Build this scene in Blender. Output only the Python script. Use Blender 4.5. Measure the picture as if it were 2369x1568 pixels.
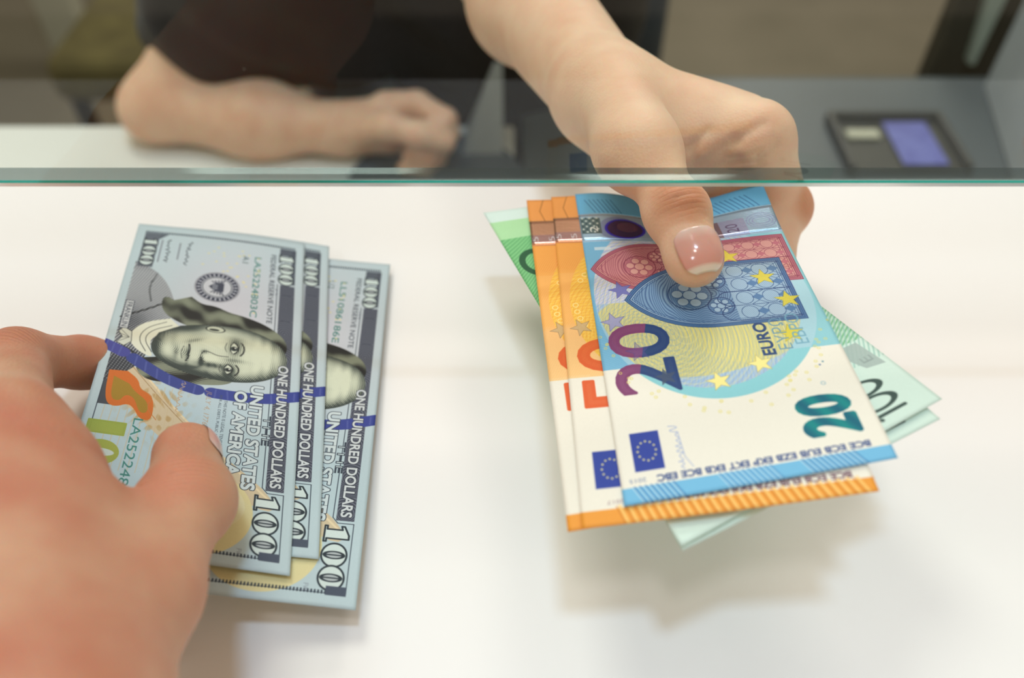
import bpy, math, random
import numpy as np
from mathutils import Vector, Matrix
random.seed(7); np.random.seed(7)
C = bpy.context.scene.collection
scene = bpy.context.scene
for o in list(bpy.data.objects): bpy.data.objects.remove(o)

# ------------------------------------------------------------------ camera, world, lights, exposure
# world frame, metres: x right, y away from the customer, z up, customer counter top at z = 0
CAMH = 0.240; PITCH = math.radians(48); FPX = 1900.0; CX, CY = 1184.5, 784.0
cd = bpy.data.cameras.new('camera'); cam = bpy.data.objects.new('camera', cd); C.objects.link(cam)
cd.sensor_width = 36; cd.lens = FPX/2369*36; cd.clip_start = 0.01; cd.clip_end = 50
cam.location = (0, 0, CAMH); cam.rotation_euler = (math.radians(90)-PITCH, 0, 0)
cd.dof.use_dof = True; cd.dof.focus_distance = 0.268; cd.dof.aperture_fstop = 5.4
scene.camera = cam
W = bpy.data.worlds.new('world'); scene.world = W; W.use_nodes = True
W.node_tree.nodes['Background'].inputs[0].default_value = (1.0, 0.82, 0.60, 1)
W.node_tree.nodes['Background'].inputs[1].default_value = 0.60
def area(name, loc, target, size, power, color):
    l = bpy.data.lights.new(name, 'AREA'); l.shape = 'DISK'; l.size = size; l.energy = power; l.color = color
    o = bpy.data.objects.new(name, l); C.objects.link(o); o.location = loc
    o.rotation_euler = (Vector(target)-Vector(loc)).to_track_quat('-Z', 'Y').to_euler()
    return o
area('downlight_or_fill', (0.02, 0.19, 1.50), (0.05, 0.20, 0), 0.20, 8.6, (0.54, 0.77, 1.0))
area('downlight_or_fill', (-0.10, -0.16, 1.50), (0, 0.1, 0), 0.22, 2.7, (1.0, 0.97, 0.92))
area('downlight_or_fill', (-0.45, -0.95, 1.50), (0, 0.2, 0), 0.30, 4.2, (0.74, 0.88, 1.0))  # weak window fill added from the customer side
area('office_ceiling_light', (-0.45, 1.0, 1.45), (-0.1, 0.7, -0.2), 0.6, 12, (1.0, 0.95, 0.84))
area('office_ceiling_light', (0.45, 2.4, 1.45), (0.3, 2.2, -1.0), 0.8, 36, (1.0, 0.94, 0.84))
vs = scene.view_settings
vs.view_transform = 'Standard'; vs.look = 'None'; vs.gamma = 1; vs.exposure = -0.30; vs.use_curve_mapping = False

# ------------------------------------------------------------------ helpers
sP, cP = math.sin(PITCH), math.cos(PITCH)
def P(px, py, drop):
    """point on the sight line of a photograph pixel, `drop` millimetres below the camera (metres, world)"""
    a = (px-CX)/FPX; b = (CY-py)/FPX
    d = np.array([a, cP+b*sP, -sP+b*cP]); k = (drop/1000.0)/(-d[2])
    return np.array([0, 0, CAMH])+d*k
def V(x, y, drop): return np.array([x/1000., y/1000., CAMH-drop/1000.])
def tag(o, label=None, cat=None, group=None, kind=None):
    if label: o['label'] = label
    if cat: o['category'] = cat
    if group: o['group'] = group
    if kind: o['kind'] = kind
    return o
def mesh_obj(name, verts, faces, mats, parent=None, smooth=False, uvs=None, fm=None):
    me = bpy.data.meshes.new(name); me.from_pydata([tuple(map(float, v)) for v in verts], [], [tuple(map(int, f)) for f in faces])
    for m in (mats if isinstance(mats, (list, tuple)) else [mats]): me.materials.append(m)
    if smooth: me.polygons.foreach_set('use_smooth', [True]*len(me.polygons))
    if fm is not None: me.polygons.foreach_set('material_index', list(fm))
    if uvs is not None:
        l = me.uv_layers.new(name='UVMap'); vi = np.zeros(len(me.loops), dtype=np.int32); me.loops.foreach_get('vertex_index', vi)
        l.data.foreach_set('uv', np.asarray(uvs, dtype=np.float32)[vi].ravel())
    me.update()
    o = bpy.data.objects.new(name, me); C.objects.link(o)
    if parent: o.parent = parent
    return o
def box(name, c, s, mat, parent=None, bevel=0.002, rot=0, seg=3, tilt=None):
    x, y, z = s[0]/2, s[1]/2, s[2]/2
    v = [(a*x, b*y, d*z) for a in (-1, 1) for b in (-1, 1) for d in (-1, 1)]
    f = [(0, 1, 3, 2), (4, 6, 7, 5), (0, 4, 5, 1), (2, 3, 7, 6), (0, 2, 6, 4), (1, 5, 7, 3)]
    M = Matrix.Rotation(rot, 3, 'Z')
    if tilt: M = M @ Matrix.Rotation(tilt, 3, 'X')
    v = [tuple(M @ Vector(p) + Vector(c)) for p in v]
    o = mesh_obj(name, v, f, mat, parent)
    if bevel:
        b = o.modifiers.new('bevel', 'BEVEL'); b.width = bevel; b.segments = seg; b.limit_method = 'NONE'
    return o
def mat(name, col, rough=0.5, metal=0.0, spec=0.5, noise=None, bump=None, coat=0, sss=0, sssr=(1, .35, .2), emit=0, sheen=0):
    """procedural principled material; noise=(scale, second colour, low, high); bump=(scale, strength, distance)"""
    m = bpy.data.materials.new(name); m.use_nodes = True; nt = m.node_tree; N = nt.nodes; L = nt.links
    b = N['Principled BSDF']; b.inputs['Base Color'].default_value = (*col, 1); b.inputs['Roughness'].default_value = rough
    b.inputs['Metallic'].default_value = metal; b.inputs['Specular IOR Level'].default_value = spec
    b.inputs['Coat Weight'].default_value = coat; b.inputs['Sheen Weight'].default_value = sheen
    if sss:
        b.inputs['Subsurface Weight'].default_value = 1; b.inputs['Subsurface Radius'].default_value = sssr; b.inputs['Subsurface Scale'].default_value = sss
    if emit: b.inputs['Emission Color'].default_value = (*col, 1); b.inputs['Emission Strength'].default_value = emit
    tc = N.new('ShaderNodeTexCoord')
    if noise:
        n = N.new('ShaderNodeTexNoise'); n.inputs['Scale'].default_value = noise[0]; n.inputs['Detail'].default_value = 4
        r = N.new('ShaderNodeValToRGB'); r.color_ramp.elements[0].position = noise[2]; r.color_ramp.elements[1].position = noise[3]
        r.color_ramp.elements[0].color = (*col, 1); r.color_ramp.elements[1].color = (*noise[1], 1)
        L.new(tc.outputs['Object'], n.inputs['Vector']); L.new(n.outputs['Fac'], r.inputs['Fac']); L.new(r.outputs['Color'], b.inputs['Base Color'])
    if bump:
        n = N.new('ShaderNodeTexNoise'); n.inputs['Scale'].default_value = bump[0]; n.inputs['Detail'].default_value = 5
        bp = N.new('ShaderNodeBump'); bp.inputs['Strength'].default_value = bump[1]; bp.inputs['Distance'].default_value = bump[2]
        L.new(tc.outputs['Object'], n.inputs['Vector']); L.new(n.outputs['Fac'], bp.inputs['Height']); L.new(bp.outputs['Normal'], b.inputs['Normal'])
    return m
def S(r, g, b):   # 0..255 sRGB -> linear
    return tuple((c/255/12.92 if c/255 <= .04045 else ((c/255+.055)/1.055)**2.4) for c in (r, g, b))

# ------------------------------------------------------------------ the counter, the glass, the office behind
counter_m = mat('white_laminate', S(244, 243, 242), 0.38, spec=.3, noise=(3, S(240, 240, 240), .3, .7))
desk_m = mat('pale_grey_laminate', S(196, 200, 200), 0.35, noise=(5, S(190, 194, 194), .3, .7))
ct = box('service_counter', (0, 0.150, -0.02), (2.6, 0.340, 0.04), counter_m, bevel=0.003)
tag(ct, 'glossy white service counter top running under the glass screen', 'counter')

# glass screen: clear pane (transparent + fresnel mirror) and its polished green edge
def glass_mat(name='clear_glass', ior=1.45):
    m = bpy.data.materials.new(name); m.use_nodes = True; nt = m.node_tree; N = nt.nodes; L = nt.links
    N.remove(N['Principled BSDF']); t = N.new('ShaderNodeBsdfTransparent'); t.inputs[0].default_value = (.955, .985, .97, 1)
    g = N.new('ShaderNodeBsdfGlossy'); g.inputs['Roughness'].default_value = 0.0; g.inputs[0].default_value = (1, 1, 1, 1)
    f = N.new('ShaderNodeFresnel'); f.inputs['IOR'].default_value = ior
    mx = N.new('ShaderNodeMixShader'); L.new(f.outputs[0], mx.inputs[0]); L.new(t.outputs[0], mx.inputs[1]); L.new(g.outputs[0], mx.inputs[2])
    # a few specks of dust on the pane
    tc = N.new('ShaderNodeTexCoord'); vo = N.new('ShaderNodeTexVoronoi'); vo.inputs['Scale'].default_value = 55
    L.new(tc.outputs['Object'], vo.inputs['Vector'])
    lt = N.new('ShaderNodeMath'); lt.operation = 'LESS_THAN'; lt.inputs[1].default_value = 0.013; L.new(vo.outputs['Distance'], lt.inputs[0])
    d = N.new('ShaderNodeBsdfDiffuse'); d.inputs[0].default_value = (.55, .57, .58, 1)
    mx2 = N.new('ShaderNodeMixShader'); L.new(lt.outputs[0], mx2.inputs[0]); L.new(mx.outputs[0], mx2.inputs[1]); L.new(d.outputs[0], mx2.inputs[2])
    L.new(mx2.outputs[0], N['Material Output'].inputs[0]); return m
def edge_mat(name, col, tr, rough=.08, bands=0, met=.5):
    m = bpy.data.materials.new(name); m.use_nodes = True; nt = m.node_tree; N = nt.nodes; L = nt.links
    b = N['Principled BSDF']; b.inputs['Base Color'].default_value = (*col, 1); b.inputs['Roughness'].default_value = rough; b.inputs['Specular IOR Level'].default_value = .8
    b.inputs['Metallic'].default_value = met
    t = N.new('ShaderNodeBsdfTransparent'); t.inputs[0].default_value = (*[min(1, c*2+.25) for c in col], 1)
    mx = N.new('ShaderNodeMixShader'); mx.inputs[0].default_value = 1-tr
    if bands:   # painted bright patches along the edge, standing in for lamp reflections
        tc = N.new('ShaderNodeTexCoord'); mp = N.new('ShaderNodeMapping'); mp.inputs['Scale'].default_value = (bands, 1, 1)
        n = N.new('ShaderNodeTexNoise'); n.inputs['Scale'].default_value = 1; n.inputs['Detail'].default_value = 2
        r = N.new('ShaderNodeValToRGB'); r.color_ramp.elements[0].position = .42; r.color_ramp.elements[1].position = .62
        r.color_ramp.elements[0].color = (*col, 1); r.color_ramp.elements[1].color = (.95, .97, 1.0, 1)
        L.new(tc.outputs['Object'], mp.inputs[0]); L.new(mp.outputs[0], n.inputs['Vector']); L.new(n.outputs['Fac'], r.inputs['Fac']); L.new(r.outputs[0], b.inputs['Base Color'])
    L.new(t.outputs[0], mx.inputs[1]); L.new(b.outputs[0], mx.inputs[2]); L.new(mx.outputs[0], N['Material Output'].inputs[0]); return m
GY = 0.195; GZ = 0.090; GT = 0.008
gm = glass_mat()
def strip(name, pts, m, parent):   # pts: (y,z) profile polyline, extruded along x
    v = []; f = []
    for x in (-1.3, 1.3): v += [(x, y, z) for y, z in pts]
    n = len(pts)
    for i in range(n-1): f.append((i, i+1, n+i+1, n+i))
    return mesh_obj(name, v, f, m, parent)
root = bpy.data.objects.new('glass_screen', None); C.objects.link(root); root.location = (0, 0, 0)
tag(root, 'clear upright glass screen with polished green bottom edge above the counter', 'glass screen')
ch = .0013; g0 = .0027
strip('glass_pane', [(GY, 1.0), (GY, GZ+g0)], gm, root)
strip('glass_pane', [(GY+GT, GZ+ch), (GY+GT, 1.0)], glass_mat('clear_glass_back', 1.02), root)
strip('front_chamfer', [(GY+.0008, GZ), (GY+.0002, GZ+.0003), (GY, GZ+.0017)], edge_mat('silver_chamfer', (.52, .55, .58), .0, .12, bands=16, met=.15), root)['label'] = 'silvery polished chamfer'
strip('green_line', [(GY, GZ+.0017), (GY, GZ+.0027)], edge_mat('green_glass_edge', (.0, .42, .34), .1), root)['label'] = 'deep green glass line'
strip('ground_edge', [(GY+.0008, GZ), (GY+.0035, GZ)], edge_mat('smoky_glass_edge', (.16, .18, .17), .65, .05, bands=9), root)['label'] = 'smoky reflective band'
strip('back_chamfer', [(GY+.0035, GZ), (GY+GT-ch, GZ), (GY+GT, GZ+ch)], edge_mat('dark_glass_edge', (.10, .14, .145), .75, .05), root)['label'] = 'dark translucent chamfer'

DZ = CAMH-0.440      # clerk's desk top
pd = box('work_desk', (-0.78, 0.500, DZ-.015), (1.564, 0.334, 0.03), mat('desk_white', S(232, 234, 230), .35, noise=(4, S(226, 228, 224), .3, .7)), bevel=.003)
tag(pd, 'white desk top behind the glass under the resting forearm', 'desk')
cab = box('side_desk', (0.66, 0.555, DZ-.015), (1.30, 0.40, 0.03), mat('slate_grey_laminate', S(92, 99, 101), .45, noise=(6, S(84, 91, 93), .3, .7)), bevel=.004)
tag(cab, 'slate grey desk top behind the glass under the dark tray', 'desk')
fl = box('floor', (0, 1.2, -1.12), (7, 7, 0.04), mat('brown_grey_carpet', S(128, 120, 106), .9, noise=(1.6, S(108, 102, 88), .35, .65), bump=(220, .4, .004)), bevel=0)
tag(fl, kind='structure')
wb = box('wall_back', (0, 3.6, 0.2), (7, .1, 2.6), mat('warm_grey_wall', S(150, 146, 136), .8, noise=(4, S(142, 138, 128), .3, .7)), bevel=0)
tag(wb, kind='structure')
front = box('counter_panel', (0, 0.300, -0.57), (2.6, 0.03, 1.06), desk_m, bevel=.002)
tag(front, 'pale grey upright panel carrying the service counter', 'panel')
# made-up olive stool, pale post and dark box standing in for blurred reflections
def empty(name, loc):
    o = bpy.data.objects.new(name, None); C.objects.link(o); o.location = loc; return o
def lbox(name, parent, c, s, m, **k):   # coordinates given in world, converted to the parent's frame
    p = parent.location
    return box(name, (c[0]-p[0], c[1]-p[1], c[2]-p[2]), s, m, parent, **k)
olive = mat('olive_fabric', S(98, 90, 52), .9, noise=(14, S(80, 72, 40), .35, .65), bump=(150, .4, .003))
chm = mat('dark_metal', S(40, 40, 38), .4, metal=.6)
r = empty('stool_for_reflection', (-.80, 1.68, -1.10)); tag(r, 'olive padded stool standing in for a blurred reflection at the left of the glass', 'stool')
lbox('seat', r, (-.80, 1.68, -.66), (.30, .34, .10), olive, bevel=.03)
for sx in (-.12, .12):
    for sy in (-.13, .13): lbox('leg', r, (-.80+sx, 1.68+sy, -.905), (.03, .03, .39), chm, bevel=.004)
pale = mat('pale_plaster', S(170, 168, 152), .8, noise=(5, S(160, 158, 144), .3, .7))
pb = box('post_for_reflection', (-1.33, 2.34, -.35), (.105, .105, 1.50), pale, bevel=.006, rot=.2)  # added post, imitates a pale reflected strip in the glass
tag(pb, 'pale upright post standing in for a blurred reflection at the left of the glass', 'post')
db = box('box_for_reflection', (-1.76, 1.72, -.93), (.36, .30, .34), mat('dark_brown_card', S(74, 66, 52), .8, noise=(8, S(60, 54, 42), .3, .7)), bevel=.01, rot=-.2)  # added box, imitates a dark reflected shape in the glass
tag(db, 'dark brown box standing in for a blurred reflection at the far left', 'box')

# small things on the desk and the cabinet
mp_v = []; n = 48
pc = P(1010, 425, 438)
for k, zz in ((0, DZ+.0005), (1, DZ+.004)):
    for i in range(n):
        a = 2*math.pi*i/n; mp_v.append((pc[0]+.077*math.cos(a), pc[1]+.075*math.sin(a), zz))
fs = [(i, (i+1) % n, n+(i+1) % n, n+i) for i in range(n)]+[tuple(range(n, 2*n)), tuple(range(n-1, -1, -1))]
o = mesh_obj('mouse_pad', mp_v, fs, mat('dark_blue_rubber', S(74, 84, 92), .7, bump=(300, .3, .001)))
tag(o, 'round dark blue-grey pad on the white desk beside the resting hand', 'mouse pad')
tr = empty('coin_tray', tuple(P(2065, 345, 440))); tag(tr, 'dark low tray on the grey cabinet holding a lilac slip', 'tray')
tp = P(2065, 335, 440); tp[2] = DZ
blk = mat('dark_olive_plastic', S(66, 66, 56), .45, noise=(40, S(58, 58, 50), .3, .7))
lbox('tray_floor', tr, (tp[0], tp[1]-.005, DZ+.002), (.100, .080, .003), blk, bevel=.001)
lbox('tray_rim', tr, (tp[0], tp[1]+.036, DZ+.006), (.108, .006, .012), blk, bevel=.002)
lbox('tray_rim', tr, (tp[0]-.051, tp[1]-.005, DZ+.006), (.006, .084, .012), blk, bevel=.002)
lbox('tray_rim', tr, (tp[0]+.051, tp[1]-.005, DZ+.006), (.006, .084, .012), blk, bevel=.002)
o = box('lilac_slip', (tp[0]+.016, tp[1]-.006, DZ+.006), (.040, .066, .002), mat('lilac_card', S(118, 124, 200), .5, noise=(60, S(104, 108, 186), .4, .6)), bevel=.0008)
tag(o, 'lilac printed slip lying in the dark tray', 'slip')
o = box('cream_tag', (tp[0]-.027, tp[1]+.008, DZ+.006), (.030, .013, .003), mat('cream_plastic', S(205, 203, 178), .5, bump=(200, .2, .001)), bevel=.001)
tag(o, 'small cream tag lying in the dark tray left of the lilac slip', 'tag')
# banknote machine at the right edge: rounded pale housing with dark keys and a display
nm = empty('counting_machine', (0.541, 0.62, DZ)); tag(nm, 'pale rounded counting machine with dark keys at the right edge behind the glass', 'machine')
prof = [(-.09, 0), (-.098, .02), (-.09, .07), (-.06, .12), (-.015, .155), (.05, .17), (.10, .16), (.10, 0)]
mv = []; mf = []
for x in (-.095, -.09, .09, .095):
    k = .96 if abs(x) > .092 else 1
    for y, z in prof: mv.append((x, y*k, z*k))
q = len(prof)
for a in range(3):
    for i in range(q): mf.append((a*q+i, a*q+(i+1) % q, (a+1)*q+(i+1) % q, (a+1)*q+i))
mf += [tuple(range(q-1, -1, -1)), tuple(range(3*q, 4*q))]
hs = mesh_obj('housing', mv, mf, mat('pale_grey_plastic', S(196, 204, 208), .35, noise=(20, S(188, 196, 202), .3, .7)), nm)
b = hs.modifiers.new('bevel', 'BEVEL'); b.width = .008; b.segments = 3
keym = mat('dark_blue_keys', S(52, 60, 80), .4, noise=(50, S(44, 50, 70), .3, .7))
for i in range(3):
    for j in range(3):
        t = .30+.22*j; y = -.09+.075*t; z = .07+.085*t
        k = box('key', (-.076+.028*i, y-.004, z+.004), (.020, .006, .012), keym, nm, bevel=.002, tilt=-.7)
k = box('key', (-.076, -.097, .050), (.020, .006, .012), mat('orange_key', S(220, 130, 80), .4, bump=(200, .1, .001)), nm, bevel=.002); k['label'] = 'orange key'
box('display', (.035, -.050, .128), (.07, .005, .03), mat('display_glass', S(40, 48, 54), .1, bump=(20, .02, .001)), nm, bevel=.002, tilt=-.75)
for yy, zz, w_, h_ in ((-.045, .085, .040, .012), (-.040, .066, .030, .010), (.010, .118, .050, .014)): box('side_button', (-.0965, yy, zz), (.005, w_, h_), keym, nm, bevel=.002)
k = box('side_button', (-.0965, -.062, .042), (.005, .014, .012), bpy.data.materials['orange_key'], nm, bevel=.002); k['label'] = 'orange side button'
nm.rotation_euler = (0, 0, -.22)
dp = box('desk_divider', (0.50, .80, DZ+.10), (.13, .02, .62), mat('dark_brown_panel', S(70, 64, 50), .6, noise=(9, S(60, 56, 44), .3, .7)), bevel=.003, rot=.1)
tag(dp, 'dark brown upright divider behind the counting machine', 'divider')
wv = [(.449, .775, DZ+.16), (.480, .775, DZ+.16), (.476, .775, DZ+.001), (.470, .775, DZ+.001), (.449, .787, DZ+.16), (.480, .787, DZ+.16), (.476, .787, DZ+.001), (.470, .787, DZ+.001)]
o = mesh_obj('leaflet_holder', wv, [(0, 1, 2, 3), (7, 6, 5, 4), (0, 4, 5, 1), (1, 5, 6, 2), (2, 6, 7, 3), (3, 7, 4, 0)], mat('pale_green_grey_plastic', S(190, 200, 186), .5, noise=(20, S(182, 192, 178), .3, .7)))
tag(o, 'pale tapering leaflet holder in front of the dark divider', 'holder')
# folded card standing on the desk
x0, x1, y0, y1 = -.045, -.008, .615, .650
dv = [(x0, y0, 0), (x1, y0, 0), (x1, y1, 0), (x0, y1, 0), (x0+.030, .630, .085), (x1, .630, .085)]
o = mesh_obj('tent_card', [(a, b, c+DZ+.0005) for a, b, c in dv], [(0, 1, 5, 4), (3, 4, 5, 2), (0, 4, 3), (1, 2, 5), (0, 3, 2, 1)], mat('pale_grey_card', S(168, 174, 176), .6, noise=(30, S(158, 164, 168), .3, .7)))
tag(o, 'pale grey folded card standing on the white desk beside the resting hand', 'card')
# ------------------------------------------------------------------ signed distance modelling of bodies (surface nets)
def smin(a, b, k):
    if k <= 0: return np.minimum(a, b)
    h = np.maximum(k-np.abs(a-b), 0)/k
    return np.minimum(a, b)-h*h*k*.25
def cone(p, a, b, ra, rb, flat=None):
    """tapered capsule; flat=(direction, factor): cross-section squeezed along direction"""
    a = np.asarray(a, float); b = np.asarray(b, float)
    ba = b-a; L2 = max(ba@ba, 1e-12); q = p-a
    t = np.clip((q@ba)/L2, 0, 1); d = q-t[:, None]*ba
    if flat is not None:
        n = np.asarray(flat[0], float); n = n/np.linalg.norm(n); c = d@n
        d = d+np.outer(c*(1/flat[1]-1), n)
    return np.linalg.norm(d, axis=1)-(ra+(rb-ra)*t)
def ball(p, c, r): return np.linalg.norm((p-np.asarray(c))/np.asarray(r), axis=1)*min(r)-min(r)
def chain(p, pts, k, flat=None):   # pts: list of (point, radius)
    d = None
    for (a, ra), (b, rb) in zip(pts[:-1], pts[1:]):
        e = cone(p, a, b, ra, rb, flat); d = e if d is None else smin(d, e, k)
    return d
def nets(fn, lo, hi, h, B=10):
    """surface nets on a sparse block grid -> verts, quads"""
    lo = np.asarray(lo, float); n = (np.ceil((np.asarray(hi)-lo)/h/B).astype(int))*B; nb = n//B
    G = np.full(n+1, 1.0, np.float32)
    bi = np.stack(np.meshgrid(*[np.arange(x) for x in nb], indexing='ij'), -1).reshape(-1, 3)
    cen = lo+(bi*B+B/2)*h; dc = fn(cen); rad = B*h*.87*1.6
    for (i, j, k), d in zip(bi[dc < -rad], dc[dc < -rad]): G[i*B:i*B+B+1, j*B:j*B+B+1, k*B:k*B+B+1] = -1
    act = bi[np.abs(dc) <= rad]
    g = np.stack(np.meshgrid(*[np.arange(B+1)]*3, indexing='ij'), -1).reshape(-1, 3)
    for s in range(0, len(act), 200):
        a = act[s:s+200]; pts = (lo+(a[:, None, :]*B+g[None])*h).reshape(-1, 3)
        v = fn(pts).reshape(len(a), B+1, B+1, B+1)
        for q, (i, j, k) in zip(v, a): G[i*B:i*B+B+1, j*B:j*B+B+1, k*B:k*B+B+1] = q
    G[0], G[-1], G[:, 0], G[:, -1], G[:, :, 0], G[:, :, -1] = [1.]*6
    s = G < 0; mn = np.zeros(n, bool); al = np.ones(n, bool)
    c8 = [(a, b, c) for a in (0, 1) for b in (0, 1) for c in (0, 1)]
    sl = lambda o: tuple(slice(o[q], o[q]+n[q]) for q in range(3))
    for o in c8: mn |= s[sl(o)]; al &= s[sl(o)]
    cells = np.argwhere(mn & ~al); idx = -np.ones(n, np.int64); idx[tuple(cells.T)] = np.arange(len(cells))
    acc = np.zeros((len(cells), 3)); cnt = np.zeros(len(cells))
    for i, a in enumerate(c8):
        for j, b in enumerate(c8):
            if j <= i or sum(abs(x-y) for x, y in zip(a, b)) != 1: continue
            va = G[tuple((cells+a).T)]; vb = G[tuple((cells+b).T)]; m = (va < 0) != (vb < 0)
            t = np.where(m, va/np.where(m, va-vb, 1), 0)[:, None]
            acc += np.where(m[:, None], np.array(a)+t*(np.array(b)-np.array(a)), 0); cnt += m
    verts = lo+(cells+acc/cnt[:, None])*h; quads = []
    for ax in range(3):
        u, w = (ax+1) % 3, (ax+2) % 3; e = np.zeros(3, int); e[ax] = 1
        A = s[:n[0], :n[1], :n[2]]; Bm = s[e[0]:e[0]+n[0], e[1]:e[1]+n[1], e[2]:e[2]+n[2]]
        x = np.argwhere(A != Bm); x = x[(x[:, u] > 0) & (x[:, w] > 0)]
        if not len(x): continue
        eu = np.zeros(3, int); eu[u] = 1; ew = np.zeros(3, int); ew[w] = 1
        f = np.stack([idx[tuple((x-a).T)] for a in (eu*0, eu, eu+ew, ew)], 1)
        flip = ~A[tuple(x.T)]; f[flip] = f[flip][:, ::-1]; quads.append(f)
    f = np.concatenate(quads); f = f[(f >= 0).all(1)]
    return verts, f
def relax(v, f, it=2, lam=.5):
    a = np.concatenate([f[:, [0, 1]], f[:, [1, 2]], f[:, [2, 3]], f[:, [3, 0]]]); cnt = np.bincount(a.ravel(), minlength=len(v))[:, None]
    for _ in range(it):
        s = np.zeros_like(v); np.add.at(s, a[:, 0], v[a[:, 1]]); np.add.at(s, a[:, 1], v[a[:, 0]]); v = v*(1-lam)+lam*s/np.maximum(cnt, 1)
    return v
def skin_mat(name, base, red, scale=60, sss=.004, knuckles=(), kcol=None):
    m = mat(name, base, .52, spec=.35, noise=(scale, red, .38, .78), sss=sss)
    nt = m.node_tree; N = nt.nodes; L = nt.links; b = N['Principled BSDF']
    tc = N.new('ShaderNodeTexCoord')
    vo = N.new('ShaderNodeTexVoronoi'); vo.inputs['Scale'].default_value = 900; n = N.new('ShaderNodeTexNoise'); n.inputs['Scale'].default_value = 220; n.inputs['Detail'].default_value = 6
    ad = N.new('ShaderNodeMath'); ad.operation = 'ADD'; bp = N.new('ShaderNodeBump'); bp.inputs['Strength'].default_value = .35; bp.inputs['Distance'].default_value = .0003
    L.new(tc.outputs['Object'], vo.inputs['Vector']); L.new(tc.outputs['Object'], n.inputs['Vector'])
    L.new(vo.outputs['Distance'], ad.inputs[0]); L.new(n.outputs['Fac'], ad.inputs[1]); L.new(ad.outputs[0], bp.inputs['Height']); L.new(bp.outputs['Normal'], b.inputs['Normal'])
    # ruddier, finely wrinkled skin over the knuckles: (centre, radius, direction along the finger)
    src = b.inputs['Base Color'].links[0].from_socket; hgt = ad.outputs[0]
    def mth(op, *a):
        q = N.new('ShaderNodeMath'); q.operation = op
        for i, v in enumerate(a):
            if isinstance(v, (int, float)): q.inputs[i].default_value = v
            else: L.new(v, q.inputs[i])
        return q.outputs[0]
    for c_, r_, ax_ in knuckles:
        sb = N.new('ShaderNodeVectorMath'); sb.operation = 'SUBTRACT'; sb.inputs[1].default_value = tuple(c_); L.new(tc.outputs['Object'], sb.inputs[0])
        ln = N.new('ShaderNodeVectorMath'); ln.operation = 'LENGTH'; L.new(sb.outputs[0], ln.inputs[0])
        dt = N.new('ShaderNodeVectorMath'); dt.operation = 'DOT_PRODUCT'; dt.inputs[1].default_value = tuple(ax_); L.new(sb.outputs[0], dt.inputs[0])
        mr = N.new('ShaderNodeMapRange'); mr.interpolation_type = 'SMOOTHSTEP'; mr.inputs[1].default_value = r_; mr.inputs[2].default_value = r_*.35; L.new(ln.outputs['Value'], mr.inputs[0])
        mc = N.new('ShaderNodeMix'); mc.data_type = 'RGBA'; L.new(mth('MULTIPLY', mr.outputs[0], .75), mc.inputs[0]); L.new(src, mc.inputs[6]); mc.inputs[7].default_value = (*(kcol or red), 1); src = mc.outputs[2]
        ph = mth('ADD', mth('MULTIPLY', dt.outputs['Value'], 1900.0), mth('MULTIPLY', n.outputs['Fac'], 2.2))
        gr = mth('POWER', mth('ABSOLUTE', mth('SINE', ph)), .35)
        m2 = N.new('ShaderNodeMapRange'); m2.interpolation_type = 'SMOOTHSTEP'; m2.inputs[1].default_value = r_*.85; m2.inputs[2].default_value = r_*.4; L.new(ln.outputs['Value'], m2.inputs[0])
        hgt = mth('ADD', hgt, mth('MULTIPLY', mth('MULTIPLY', gr, m2.outputs[0]), 2.6))
    if knuckles: L.new(src, b.inputs['Base Color']); L.new(hgt, bp.inputs['Height'])
    return m

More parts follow.
